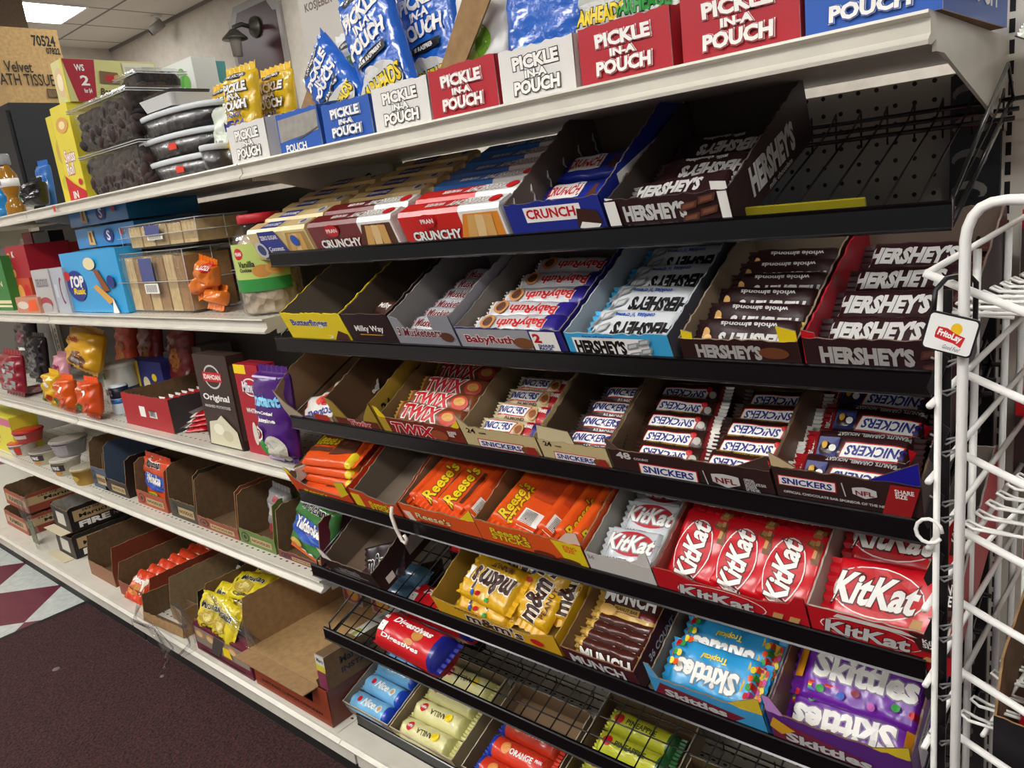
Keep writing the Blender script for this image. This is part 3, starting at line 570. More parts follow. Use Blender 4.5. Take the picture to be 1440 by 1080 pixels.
for j, (v, w_, a) in enumerate(((.05, .034, .08), (.12, .03, PI), (.18, .034, PI))): bar('milk', 1, .92, v, w_, a, S(15), ['brown chocolate bar in the white-cornered carton, frontmost and skewed', 'brown chocolate bar in the white-cornered carton, middle', 'brown chocolate bar in the white-cornered carton, at the back'][j], 'brown chocolate bars')

# -------- second tray
crt(2, .066, .258, 'empty yellow candy carton at the left end of the second tray', .078, out=P_('#e8cf14'), inn=P_('#73685a'), h1=.11,
    front=[('t', 'Butterfinger', .44, .64, .62, .3, NAVY, WH, 0, .03, .035), ('p', [(.74, .06), (.98, .06), (.98, .3), (.86, .42)], P_('#4a1d12')), ('p', [(.64, .1), (.74, .16), (.72, .2)], WH), ('p', [(.66, .26), (.74, .2), (.73, .23)], WH)], edge=P_('#e8cf14'))
crt(2, .261, .388, 'dark brown candy carton with a few loose bars in it', .078, out=P_('#251214'), inn=P_('#5a4a40'), h1=.11, front=[('t', 'Milky Way', .5, .5, .62, .26, WH, None, .1, .02), ('r', .5, .32, .5, .03, GOLD)])
for j, (u, v, a) in enumerate(((.335, .05, .2), (.32, .085, -.1))): bar('milky', 2, u-.005, v, .012+.02*j, a, S(20), ['loose brown foil bar lying in the dark brown carton, lower', 'loose brown foil bar lying in the dark brown carton, upper'][j], 'loose brown bars')
crt(2, .391, .537, 'silver grey candy carton full of silver bars', .075, out=P_('#8f9096'), inn=P_('#8a8784'), h1=.105, front=[('t', '3 Musketeers', .42, .48, .72, .3, MAROON, WH, .2, .025), ('e', .86, .36, .2, .3, CHOC)], fprof=[(.146, .078), (.1, .076), (.098, .05), (.03, .05), (.02, .07), (0, .075)])
row('muskt', 2, .466, (.028, .058, .088, .122, .156, .19), .03, 0, S(24), 'silver bar with dark red lettering', 'in the silver grey carton', 'silver bars', cat='candy bar')
crt(2, .541, .752, 'silver and purple candy carton with red lettering on the second tray', .056, out=P_('#2a2274'), inn=P_('#7a766f'), h1=.09,
    front=[('r', .36, .5, .7, .94, P_('#9c9da0')), ('t', 'BabyRuth', .32, .46, .48, .46, P_('#8f1420'), WH, 0, .03), ('e', .64, .4, .18, .5, P_('#7a4a2a')), ('r', .84, .5, .22, .9, WH), ('t', '2', .78, .66, .07, .4, RED, None, 0, .05), ('t', 'SHARE\nPACK', .84, .28, .14, .26, NAVY)])
row('ruth', 2, .648, (.03, .07, .112, .16, .208), .03, PI, S(20), 'purple bar with red lettering', 'in the silver and purple carton', 'purple and white bars')
crt(2, .757, .921, 'light blue and white chocolate carton on the second tray', .053, out=P_('#3aa3d6'), inn=P_('#a9b3ba'), h1=.085, front=[('r', .44, .42, .74, .78, WH)]+hershey(.34, .42, .5, .6, BK)+choc_blocks(.72, .42, .24, .8, P_('#8e9496'), P_('#c4c8c8'))+[('t', 'back of carton', .35, .92, .3, .08, NAVY)], side_out=P_('#5b5a60'))
row('cookcream', 2, .842, (.04, .105, .165, .22), .03, PI, S(20), 'white chocolate bar with black lettering', 'in the light blue carton', 'white chocolate bars')
crt(2, .936, 1.086, 'brown chocolate carton with yellow corners on the second tray', .05, out=P_('#2b1512'), inn=P_('#8a7a66'), h1=.082, D=.25, front=hershey(.42, .48, .56, .62, P_('#a9a6a2'))+[('e', .8, .5, .24, .5, P_('#6a3a20'))],
    tabs=[([(0, 0), (.014, 0), (.02, .058), (.006, .062)], YEL), ([(.13, 0), (.15, 0), (.15, .064), (.128, .07)], YEL)])
row('almond', 2, 1.012, (.032, .07, .108, .146, .18, .21), .026, PI, S(32), 'dark brown bar with nuts pictured', 'in the yellow-cornered carton', 'dark brown nut bars')
crt(2, 1.092, 1.248, 'brown chocolate carton with red left corner beside the wire rack', .056, out=P_('#2c1418'), inn=P_('#7c6a5e'), h1=.082, D=.25, front=hershey(.42, .46, .62, .6, P_('#a9a6a2'))+choc_blocks(.88, .5, .24, .9, P_('#4a2a24'), P_('#5e3a30')),
    tabs=[([(-.002, 0), (.016, 0), (.014, .062), (0, .066)], RED)], leftout=P_('#a31426'), left_in=P_('#a31426'))
row('spdark', 2, 1.168, (.04, .096, .152, .208), .028, 0, S(24), 'dark bar with large silver lettering', 'in the red-cornered carton', 'dark silver-lettered bars')

# -------- third tray
crt(3, -.012, .152, 'torn brown candy carton with striped side at the left end of the third tray', .04, out=P_('#b9a890'), inn=P_('#7a5f44'), sides=[(0, .08), (.06, .1), (.27, .11)], hb=.11, front=[('t', 'mentos', .55, .4, .4, .3, NAVY), ('r', .8, .5, .3, .7, P_('#b8322a'))], fprof=[(.164, .03), (.1, .028), (.06, .02), (.02, .05), (0, .085)],
    rprof=[(0, .03), (.04, .05), (.27, .1)])
for j, (u, v, w_, a, x) in enumerate(((.085, .05, .008, .3, .5), (.105, .12, .012, .5, .7))): bar('mentos', 3, u, v, w_, a, x, ['white sweet bag with red fruit, lower one in the striped torn carton', 'white sweet bag with red fruit, leaning upper one in the striped torn carton'][j], 'white sweet bags', 'sweet bag')
crt(3, .166, .3, 'nearly empty gold candy carton with a deep cut front on the third tray', .08, out=P_('#a5892e'), inn=P_('#6a4f38'), h1=.115, front=[('r', .5, .16, .96, .32, P_('#6a2a18')), ('t', 'Twix', .55, .17, .5, .26, RED, WH, .2, .03)], fprof=[(.134, .082), (.1, .05), (.085, .03), (.04, .034), (.02, .072), (0, .085)],
    right=[('t', '36', .13, .6, .1, .36, BK), ('t', 'count', .27, .52, .1, .12, BK), ('r', .62, .6, .3, .5, P_('#8a2a1a'))])
crt(3, .309, .52, 'gold and red candy carton full of red-lettered bars', .054, out=P_('#7a2a1a'), inn=P_('#7a6248'), h1=.09, front=[('r', .05, .5, .1, 1, P_('#b8952e')), ('t', 'TWIX', .4, .46, .52, .66, RED, WH, .25, .04), ('e', .72, .4, .2, .6, P_('#9a4a28')), ('t', 'SHARE\nSIZE', .89, .6, .1, .34, WH)],
    tabs=[([(0, .04), (.022, .054), (.01, .075), (0, .078)], YEL), ([(.19, .054), (.211, .05), (.211, .07)], YEL)])
row('twix', 3, .41, (.03, .07, .115, .16), .03, 0, S(28), 'gold bar with big red lettering', 'in the gold and red carton', 'gold and red bars')
alm = lambda n: [('t', n, .14, .84, .12, .24, BK), ('t', 'count', .3, .8, .1, .09, BK)]+snick_logo(.5, .32, .62, .4, sh=.1)+[('e', .84, .3, .14, .34, P_('#7a4a28')), ('p', [(.82, .1), (.98, .08), (.96, .5), (.86, .5)], P_('#9a2a20'))]
crt(3, .523, .682, 'cream candy carton with bars, left one of the two cream cartons', .06, out=P_('#cbb988'), inn=P_('#8a765a'), h1=.1, front=alm('24'), fprof=zig(.159, .058, .02, .06, .0018)+[(.006, .075), (0, .085)])
row('snickalm', 3, .606, (.034, .075, .115, .15), .03, 0, S(26), 'cream and white bar with blue lettering', 'in the left cream carton', 'cream bars')
crt(3, .686, .81, 'cream candy carton with a folded lid flap, right one of the two cream cartons', .056, out=P_('#cbb988'), inn=P_('#5c4a38'), h1=.1, front=alm('24'), tabs=[([(.0, .05), (.07, .052), (.066, .078), (.01, .084)], P_('#d8cba0'))])
row('snickdark', 3, .765, (.04, .076, .112, .15), .03, 0, S(26), 'dark grey bar with blue lettering', 'in the right cream carton', 'dark grey bars')
crt(3, .814, 1.048, 'wide brown carton with two rows of blue-lettered bars', .058, out=P_('#301c1a'), inn=P_('#6a523c'), h1=.1, front=[('t', '48', .1, .78, .1, .3, SIL, None, 0, .03), ('t', 'COUNT', .22, .72, .1, .1, SIL)]+snick_logo(.38, .34, .38, .5, sh=.1)+[('r', .62, .4, .006, .6, SIL, -.1), ('p', [(.66, .62), (.70, .66), (.74, .68), (.78, .66), (.82, .62), (.82, .3), (.74, .12), (.66, .3)], SIL), ('t', 'NFL', .74, .4, .12, .24, P_('#7a1a22')), ('t', 'OFFICIAL\nCHOCOLATE BAR\nSPONSOR\nOF THE NFL', .91, .4, .12, .5, SIL)],
    tabs=[([(.0, .04), (.02, .055), (.004, .075), (0, .076)], P_('#5a4640')), ([(.19, .058), (.234, .055), (.234, .082), (.226, .078)], P_('#43302b'))])
row('snick', 3, .893, (.036, .07, .104, .138, .17), .028, PI, S(26), 'brown bar with blue lettering, left row', 'in the wide brown carton', 'brown blue-lettered bars', du=-.006)
row('snick', 3, 1.004, (.036, .07, .104, .138, .17), .028, PI, S(26), 'brown bar with blue lettering, right row', 'in the wide brown carton', 'brown blue-lettered bars')
crt(3, 1.052, 1.215, 'brown carton with a red panel and blue corner beside the wire rack', .068, out=P_('#33201e'), inn=P_('#5f4a36'), h1=.105, front=snick_logo(.24, .62, .42, .32, sh=.08)+[('r', .5, .62, .008, .4, SIL, -.1), ('p', [(.56, .72), (.60, .76), (.64, .78), (.68, .76), (.72, .72), (.72, .55), (.64, .44), (.56, .55)], SIL), ('t', 'NFL', .64, .6, .12, .14, P_('#7a1a22')), ('t', 'OFFICIAL CHOCOLATE BAR SPONSOR OF THE NFL', .42, .3, .72, .08, SIL), ('p', [(.74, .1), (.92, .1), (1, 1), (.82, 1)], P_('#a31c20')), ('t', 'SHARE\nSIZE', .9, .76, .12, .26, WH)],
    tabs=[([(.11, .067), (.163, .068), (.163, .1)], P_('#1a1a9a')), ([(0, .05), (.014, .068), (.03, .07), (.012, .082), (0, .09)], P_('#c9b48a'))])
row('snickshare', 3, 1.13, (.04, .088, .14, .19), .028, PI, S(26), 'large brown bar with red end', 'in the carton beside the rack', 'large brown bars')

# -------- fourth tray
OR1 = P_('#cf421a'); OR2 = P_('#e0561e')
crt(4, -.012, .19, 'orange carton with yellow corners holding a stack of orange packs', .034, out=OR1, inn=P_('#7a6a58'), sides=[(0, .06), (.27, .085)], hb=.085, front=[('t', "Reese's", .38, .42, .4, .5, YEL, CHOC, .2, .03), ('r', .75, .3, .2, .2, CHOC)], fprof=[(.202, .045), (.17, .03), (.06, .034), (.03, .045), (0, .064)],
    tabs=[([(-.004, .03), (.016, .045), (.012, .075), (0, .08)], YEL), ([(.165, .0), (.202, 0), (.202, .075), (.17, .07)], P_('#e0c81e'))])
for j in range(4):
    u, v, w_ = ((.075, .06, .004), (.078, .085, .024), (.08, .092, .044), (.083, .098, .064))[j]
    bar('reeseslab', 4, u, v, w_, .03*j, S(3 if j else 0), f'flat orange pack with yellow lettering, {["bottom one", "second from the bottom", "second from the top", "topmost one"][j]} of the stack', 'stacked orange packs')
crt(4, .204, .338, 'empty orange and grey candy carton with a torn front', .054, out=OR1, inn=P_('#77695a'), h1=.1, front=[('r', .08, .5, .2, 1, P_('#e0c81e')), ('t', "Reese's\nSTICKS", .58, .42, .5, .6, YEL, CHOC, .1, .03)], fprof=[(.134, .05), (.1, .046), (.05, .055), (.04, .062), (0, .064)], right=[('r', .2, .5, .2, .5, WH)])
g = G(); g.tube([tp(4, .335, .0, .055), tp(4, .338, -.012, .045), tp(4, .343, -.02, .02), tp(4, .348, -.024, -.005), tp(4, .36, -.026, -.008), tp(4, .366, -.024, .004), tp(4, .36, -.022, .01)], .0035, P_('#d8cfc4'), 6); tag(obj('paper_curl', g), 'curled strip of torn pale cardboard hanging over the fourth tray', 'torn strip')
crt(4, .346, .54, 'orange carton of upright orange packs with a torn left edge', .058, out=OR2, inn=P_('#8a7458'), h1=.1, front=[('t', "Reese's", .42, .52, .46, .36, P_('#f0d8a0'), CHOC, .2, .02), ('r', .42, .2, .4, .12, P_('#7a2a12')), ('r', .1, .3, .1, .7, P_('#e8cfc0'), -.3)], tabs=[([(.15, .05), (.194, .058), (.194, .085), (.188, .08)], YEL)])
for j, (kd, u, v, a, ay, lab) in enumerate((('reese', .40, .094, PI/2+.0, .35, 'orange pack with yellow lettering, second from the left in the orange carton'), ('reese', .455, .094, PI/2, .3, 'orange pack with yellow lettering, third from the left in the orange carton'), ('reeseback', .51, .096, PI/2, 1.0, 'orange pack standing on edge, right one in the orange carton'), ('reeseback', .365, .096, PI/2, 1.2, 'orange pack standing on edge, left one in the orange carton'))):
    bar(kd, 4, u, v, .03+(.01 if ay < .5 else .004), a, 0, lab, 'upright orange packs', ay=ay)
crt(4, .542, .761, 'orange carton with a large yellow end panel on the fourth tray', .066, out=OR2, inn=P_('#8a6a48'), h1=.1, front=[('t', "Reese's\nSTICKS", .32, .56, .38, .56, YEL, CHOC, .1, .03), ('p', [(.82, 0), (1, 0), (1, 1), (.74, 1)], P_('#e8cf1c')), ('t', 'KING\nSIZE', .89, .72, .12, .32, ORG), ('e', .62, .2, .2, .24, P_('#6a2a14')), ('e', .84, .16, .2, .24, CHOC)], side_out=P_('#d8511c'),
    tabs=[([(.17, .06), (.219, .066), (.219, .092), (.2, .088)], P_('#e9cdb8'))])
for j, (kd, u, a, ay, lab) in enumerate((('reesestick', .578, PI/2, .6, 'orange pack with yellow lettering at the left of the yellow-ended carton'), ('reeseback', .628, PI/2, .35, 'orange pack showing its bar code in the yellow-ended carton'), ('reeseback', .672, PI/2, .9, 'orange pack on edge beside the bar code pack'), ('reesestick', .702, PI/2, 1.1, 'orange pack on edge, second from the right in the yellow-ended carton'), ('reesestick', .732, PI/2, 1.15, 'orange pack on edge at the right of the yellow-ended carton'))):
    bar(kd, 4, u, .098, .034 if ay < .7 else .03, a, 0, lab, 'orange stick packs', ay=ay)
crt(4, .764, .877, 'white crumpled candy carton holding silver white packs', .056, out=P_('#cfcbc4'), inn=P_('#9a958c'), h1=.09, front=[('t', '24', .08, .8, .1, .2, GREY)], tabs=[([(.07, .05), (.113, .054), (.113, .085), (.1, .078), (.094, .066)], P_('#d9d5ce'))])
row('kitwhite', 4, .825, (.046, .105, .16), .03, .05, S(22), 'silver white wafer pack with red oval', 'in the white crumpled carton', 'silver white wafer packs')
RC = P_('#c01420')
crt(4, .88, 1.091, 'red carton with three columns of upright red packs', .052, out=RC, inn=P_('#8a3a30'), h1=.09, front=[('e', .45, .36, .6, 1.1, WH), ('e', .45, .36, .585, 1.05, RC), ('t', 'KitKat', .42, .36, .5, .62, SIL, P_('#5a1014'), .2, .035), ('p', [(.78, .2), (.84, .2), (.86, .5), (.8, .5)], P_('#c99a5c')), ('p', [(.88, .2), (.94, .2), (.96, .5), (.9, .5)], P_('#c99a5c'))], fprof=[(.211, .072), (.2, .07), (.19, .055), (.15, .046), (.06, .05), (.03, .06), (0, .06)])
for j, (u, n) in enumerate(((.921, 'left'), (.986, 'middle'), (1.05, 'right'))):
    bar('kit', 4, u, .08, .034, PI/2-.06, S(24), f'red wafer pack with white oval, front of the {n} column', 'upright red packs')
    bar('kit', 4, u+.002, .172, .055, PI/2-.03, S(24), f'red wafer pack with white oval, back of the {n} column', 'upright red packs')
crt(4, 1.094, 1.246, 'red carton with torn white front edge beside the wire rack', .064, out=RC, inn=P_('#a59a90'), h1=.11, front=[('e', .45, .45, .74, .8, WH), ('e', .45, .45, .72, .76, RC), ('t', 'KitKat', .43, .42, .62, .5, SIL, P_('#5a1014'), .2, .035), ('p', [(.8, .4), (1, .4), (1, 1), (.74, 1)], P_('#3c1c18')), ('t', 'KING\nSIZE', .9, .7, .15, .32, WH), ('p', [(.2, .85), (.8, .84), (.7, .98), (.24, 1)], P_('#dcd5cc')), ('p', [(.8, .06), (.96, .06), (.96, .24), (.84, .24)], P_('#c99a5c'))])
for j, v in enumerate((.065, .15)): bar('kitking', 4, 1.17, v, .036+.008*j, .02 if j == 0 else .04, S(24), ['big red wafer pack beside the wire rack, in front', 'big red wafer pack beside the wire rack, behind'][j], 'big red packs')

# -------- fifth tray
crt(5, .075, .235, 'nearly empty dark brown carton with white inside flap at the left of the fifth tray', .058, out=P_('#221416'), inn=P_('#6e5c4c'), h1=.1, front=[('r', .5, .4, .7, .06, GREY), ('r', .4, .25, .5, .05, GREY), ('t', "m&m's", .5, .62, .4, .3, P_('#3a2a2a'), SIL, .1, .02)], right=[('r', .55, .6, .4, .6, GREY), ('r', .12, .3, .08, .3, WH)], tabs=[([(.0, .04), (.03, .058), (.012, .085), (0, .088)], WH), ([(.12, .05), (.16, .056), (.16, .08)], P_('#4a3a38'))])
bar('mmd', 5, .185, .075, .01, .35, S(40), 'dark brown sweet bag with white-edged lettering in the nearly empty carton', 'dark sweet bag', 'sweet bag')
crt(5, .408, .694, 'yellow carton of yellow sweet bags on the fifth tray', .056, out=P_('#dca818'), inn=P_('#9a7a30'), h1=.09, front=[('t', "m&m's", .5, .5, .46, .62, P_('#2e160c'), WH, .1, .03), ('t', 'PEANUT', .3, .88, .2, .12, CHOC), ('e', .84, .5, .1, .4, RED)], sides=[(0, .062), (.05, .07), (.27, .1)], fprof=[(.286, .07), (.27, .065), (.22, .045), (.1, .05), (.02, .056), (0, .06)])
for kd, u, v, w_, a, ax, lab in (('mmy', .5, .064, .016, PI-.06, S(14), 'yellow sweet bag lying at the lower front of the yellow carton'), ('mmy', .51, .078, .046, PI-.1, S(16), 'yellow sweet bag on top of the pile in the yellow carton'), ('mmy', .52, .14, .046, .05, S(30), 'yellow sweet bag at the back of the yellow carton'), ('mmy', .61, .098, .036, PI/2-.15, S(22), 'yellow sweet bag standing sideways right of the pile'), ('mmy', .655, .125, .04, PI/2+.1, S(25), 'yellow sweet bag standing sideways, rightmost in the yellow carton')):
    bar(kd, 5, u, v, w_, a, ax, lab, 'yellow sweet bags', 'sweet bag')
crt(5, .7, .836, 'maroon carton of gold and brown bars on the fifth tray', .05, out=P_('#471018'), inn=P_('#7a5a40'), h1=.085, front=[('t', 'MUNCH', .48, .45, .74, .6, SIL, BK, -.05, .04)], right=[('t', '36 COUNT', .3, .6, .3, .3, SIL)])
for j in range(6):
    bar('munch', 5, .768, .034+.018*j if j < 4 else (.125, .185)[j-4], .01 if j < 4 else (.034, .044)[j-4], 0, S(60 if j < 4 else 22), f'gold and brown nut bar, {NTH[j]} in the maroon carton', 'gold and brown bars')
crt(5, .863, 1.034, 'light blue carton of blue sweet bags with a yellow corner', .058, out=P_('#3a9cd2'), inn=P_('#7a6a55'), h1=.09, front=[('p', [(0, 0), (.7, 0), (.84, .5), (.1, .8)], P_('#7a1a2c')), ('t', 'Skittles', .4, .36, .56, .4, SIL, P_('#5a2a34'), .1, .04)], right=[('t', '36 COUNT', .4, .5, .5, .2, WH)], tabs=[([(0, .03), (.02, .05), (.008, .085), (0, .086)], LBL), ([(.11, .05), (.171, .058), (.171, .09), (.165, .09)], P_('#e0c42c'))])
row('skt', 5, .945, (.04, .085, .13), .034, PI, S(20), 'blue sweet bag with colourful dots', 'in the light blue carton', 'blue sweet bags', cat='sweet bag')
crt(5, 1.042, 1.212, 'purple carton of purple sweet bags beside the wire rack', .074, out=P_('#5a2280'), inn=P_('#6a4a3c'), h1=.11, front=[('p', [(0, 0), (.75, 0), (.7, .4), (.05, .8)], P_('#7a1f3c')), ('t', 'Skittles', .42, .3, .62, .36, SIL, P_('#4a2a44'), .1, .04), ('p', [(0, .5), (.08, .3), (.2, .6), (.05, .9)], P_('#d8a020'))], right=[('r', .3, .5, .4, .7, P_('#d6d0d8')), ('t', 'Nutrition Facts', .3, .72, .3, .1, BK)],
    tabs=[([(0, .06), (.022, .074), (.01, .105), (0, .108)], P_('#c890d8')), ([(.12, .068), (.17, .074), (.17, .1)], P_('#e8cc2c'))])
bar('skw', 5, 1.125, .06, .012, PI+.08, S(18), 'purple sweet bag lying upside down at the front of the purple carton', 'purple sweet bags', 'sweet bag')
bar('skw', 5, 1.13, .105, .045, .0, S(24), 'purple sweet bag with upright white lettering in the purple carton', 'purple sweet bags', 'sweet bag')
bar('skw', 5, 1.13, .2, .06, PI, S(20), 'purple sweet bag in shadow at the back of the purple carton', 'purple sweet bags', 'sweet bag')
bar('kitking', 5, .36, .2, .001, .1, S(20), 'red pack lying in shadow behind the yellow carton', 'red pack', 'candy bar')

# -------- sixth tray: red biscuit rolls, then bare wire
bar('digest', 6, .285, .048, .001, -.05, 0, 'red and blue biscuit roll lying in front on the bare sixth tray', 'red biscuit rolls', 'biscuit roll')
bar('digest', 6, .3, .132, .001, -.02, 0, 'red biscuit roll lying behind its twin on the sixth tray', 'red biscuit rolls', 'biscuit roll')
for j, v in enumerate((.05, .105)): bar('rollblue2', 6, .1, v+.09, .001, 0, 0, ['pale blue biscuit roll left of the red rolls, in front', 'pale blue biscuit roll left of the red rolls, behind'][j], 'pale blue rolls', 'biscuit roll')

# -------- lowest tray: cookie rolls in low cut cartons
def low(u0, u1, label, out, kind, n, what, grp, inn, D=.2, az=0, hf=.045, v0=.03):
    crt(7, u0, u1, label, hf, out=out, inn=inn, D=D, h1=hf+.004, hb=.06, edge=P_('#b3a68e'), cut=.001)
    for j in range(n): bar(kind, 7, (u0+u1)/2, v0+.048*j, .006, az+random.uniform(-.03, .03), 0, f'{what}, {NTH[j]}', grp, 'biscuit roll')
low(-.018, .145, 'low carton of pale blue biscuit rolls at the left of the lowest tray', P_('#8e8474'), 'rollblue', 4, 'pale blue biscuit roll with dark blue end, in the low carton', 'blue biscuit rolls', P_('#8a8070'))
low(.15, .345, 'low carton of pale yellow biscuit rolls on the lowest tray', P_('#9a8c6c'), 'rollvan', 4, 'pale yellow vanilla biscuit roll, in the low carton', 'pale yellow rolls', P_('#8a7a60'), az=PI)
low(.372, .57, 'low carton of red biscuit rolls on the lowest tray', P_('#7a6a58'), 'rollorg', 3, 'red biscuit roll with blue end, in the low carton', 'red low rolls', P_('#7a6248'))
low(.58, .78, 'low carton of yellow green biscuit rolls under the bare wire tray', P_('#7a6a52'), 'rollpin', 5, 'yellow green pineapple biscuit roll, in the low carton', 'yellow green rolls', P_('#6a553c'), D=.262)
low(.79, .98, 'low carton of dark biscuit rolls at the right of the lowest tray', P_('#6a5a48'), 'rollpin', 4, 'yellow green biscuit roll in the far right low carton', 'far right rolls', P_('#5a4836'))

l, r_ = at(1, 1.095, .03, .0005); g = G(); g.box(-.085, .05, -.002, .002, 0, .021, P_('#8f8418')); o = obj('paper_strip', g, None, l, r_); tag(o, 'yellow printed strip standing behind the black channel of the empty wires', 'paper strip')

# ------------------------------------------------------------------ things on the shelves
def spot(z, a, b, c=None, y=None):
    "front face seen between base pixels a (left) and b (right) on a shelf at height z; c = a pixel on its top edge -> x0, x1, y, height"
    p = hit(*a, 2, z); q = hit(*b, 2, z); yy = (p.y+q.y)/2 if y is None else y
    if y is not None: p = hit(*a, 1, yy); q = hit(*b, 1, yy)
    h = hit(*c, 1, yy).z-z if c else 0
    return p.x, q.x, yy, h
T, S2, S3, S4, B0 = 1.461, 1.156, .830, .5625, .192

# ---- pickle boxes along the top shelf
def pickle_logo(fill, line):
    return [('t', 'PICKLE', .5, .72, .62, .26, fill, line, -.05, .05, .05), ('t', 'IN-A', .5, .49, .3, .15, fill, line, 0, .05, .05), ('t', 'POUCH', .5, .26, .62, .26, fill, line, .05, .05, .05)]
PR, PB, PWH = P_('#b01526'), P_('#2257b0'), P_('#dedbd6')
rowp = [(327.5, 227.5, 381, 215, 322, 179, 'w', 'small white pickle box at the left end of the row, holding yellow pouches'), (396, 214, 455, 200, 391, 162, 't', 'blue pickle box with its grey front torn open'), (459, 200, 527.5, 185, 452, 150, 'b', 'blue pickle box under the tilted blue pouch'),
        (530, 185, 610, 170, 519, 127.5, 'w', 'white pickle box left of the first red box'), (610, 168, 705, 147, 601, 102, 'r', 'red pickle box between two white ones'), (708, 147, 814, 119.5, 700.6, 76, 'w', 'white pickle box between two red ones'),
        (819, 121, 950, 88, 810, 44, 'r', 'red pickle box holding clear cartoon-free pouches'), (961, 87, 1131, 50, 953, 0, 'r', 'large red pickle box next to the blue one on the right'), (1133, 48.6, 1334, 3, 1126, -40, 'b', 'large blue pickle box overhanging the right end of the top shelf')]
rowp[6] = rowp[6][:7]+('red pickle box with clear pouches standing in it',)
PX = []
for (a, b, c, d, e, f, k, lab) in rowp:
    x0, x1, y, h = spot(T, (a, b), (c, d), (e, f), y=-.385)
    PX.append((x0, x1, y, h)); h = max(.06, min(.105, h)); W = x1-x0-.004
    out = {'w': PWH, 'b': PB, 't': PB, 'r': PR}[k]
    dec = pickle_logo(WH, {'w': BK, 'b': WH, 't': WH, 'r': WH}[k]) if k == 'w' else [('t', 'PICKLE', .5, .72, .62, .27, WH, WH, -.05, .09, .01), ('t', 'IN-A', .5, .49, .3, .15, WH, WH, 0, .08, .01), ('t', 'POUCH', .5, .26, .62, .27, WH, WH, .05, .09, .01), ('t', 'PICKLE', .5, .72, .6, .24, WH, out, -.05, .05, .04), ('t', 'IN-A', .5, .49, .28, .13, WH, out, 0, .05, .04), ('t', 'POUCH', .5, .26, .6, .24, WH, out, .05, .05, .04)]
    if k == 't': dec = [('p', [(.03, .3), (.97, .42), (.98, .9), (.04, .86)], GREYB), ('p', [(.4, .3), (.98, .5), (.98, .46), (.5, .28)], P_('#4a4a4a')), ('t', 'POUCH', .4, .12, .5, .2, WH)]
    carton(lab, (x0, y, T+.0005), (0, 0, S(-2.0) if lab.startswith('large blue') else 0), W, .26, h, [(0, h), (.1, h*1.25), (.26, h*1.5)], h*1.5, out, KDARK, front=dec, name='pickle_box', cat='pickle box', group='pickle boxes', edge=P_('#cfc9bf'), side_out=out,
           right=[('t', 'POUCH', .5, .5, .6, .5, WH)] if lab.startswith('large blue') else ())

def pouch(label, base, W, H, tk, loc, rot, decals, group=None, name='pickle_pouch', cat='pouch', zone=None, seed=3, wr=.0022, sealm=None):
    # the pack's x axis runs up the pouch
    b, e = pillow(H, W, tk, base, zone, decals, seal=.014, px=5, py=3, nx=22, ny=14, wr=wr, seed=seed, sealmat=sealm)
    R = Matrix.Rotation(rot[2], 4, 'Z') @ Matrix.Rotation(rot[1], 4, 'Y') @ Matrix.Rotation(rot[0], 4, 'X') @ Matrix(((0, -1, 0, 0), (0, 0, -1, 0), (1, 0, 0, H/2), (0, 0, 0, 1)))
    o = obj(name, b, None, loc, R.to_euler('XYZ')); o.location = Vector(loc)+R.translation
    for q in e: obj('top_seal' if q is e[1] else 'bottom_seal', q, o)
    return tag(o, label, cat, group)
# decals for pouches are written sideways: x of the pack runs up, y runs left
# the rotated text keeps its own w along the pack's y: swap scale so that w, h stay relative to width and height
def upd(W, H, items):
    o = []
    for it in items:
        if it[0] == 't':
            _, t, cx, cy, w_, h_, fill = it[:7]; rest = it[7:]
            line = rest[0] if rest else None; sh = rest[1] if len(rest) > 1 else 0; bold = rest[2] if len(rest) > 2 else .04; ow = rest[3] if len(rest) > 3 else .05
            o.append(('t', t, cy, 1-cx, w_*W/H, h_*H/W, fill, line, sh, bold, ow, -PI/2))
        elif it[0] == 'r': o.append(('r', it[2], 1-it[1], it[4], it[3], it[5]))
        elif it[0] == 'e': o.append(('e', it[2], 1-it[1], it[4], it[3], it[5]))
        elif it[0] == 'p': o.append(('p', [(y, 1-x) for x, y in it[1]], it[2]))
    return o
def pick_print(W, H, mega=False):
    a = [('e', .5, .88, .62, .07, BK), ('t', "VAN HOLTEN'S", .5, .88, .5, .03, WH), ('t', 'PICKLE', .5, .76, .74, .1, WH, BK if mega else None, 0, .05), ('t', 'IN-A', .5, .67, .36, .06, WH, BK if mega else None), ('t', 'POUCH', .5, .58, .74, .1, WH, BK if mega else None, 0, .05)]
    if mega: a += [('t', 'TANGY', .5, .48, .5, .05, NAVY), ('t', 'MEGA', .5, .38, .72, .1, NAVY, None, 0, .05), ('e', .6, .2, .5, .14, P_('#5a1a4a'))]
    else: a += [('r', .5, .47, .6, .05, BK), ('t', 'BLUE RASPBERRY', .5, .47, .52, .025, WH), ('e', .5, .25, .86, .3, SIL), ('e', .4, .3, .4, .24, SIL), ('t', 'WARHEADS', .5, .27, .84, .11, YEL, BK, .1, .04), ('e', .45, .13, .3, .1, P_('#b08a3a'))]
    return upd(W, H, a)
def put_pouch(label, u, v, y, zb, W, H, tk, base, print_, tilt=0, lean=.12, group='pickle pouches', seed=3, **kw):
    p = hit(u, v, 1, y); return pouch(label, base, W, H, tk, (p.x, y, zb), (-lean, tilt, 0), print_, group, seed=seed, **kw)
YP = M('#e2b81a', .25, 'foil'); BP = M('#2262c4', .22, 'foil')
def pw(px_a, px_b, y, zz): return hit(*px_b, 1, y).x-hit(*px_a, 1, y).x
ZP = T+.006
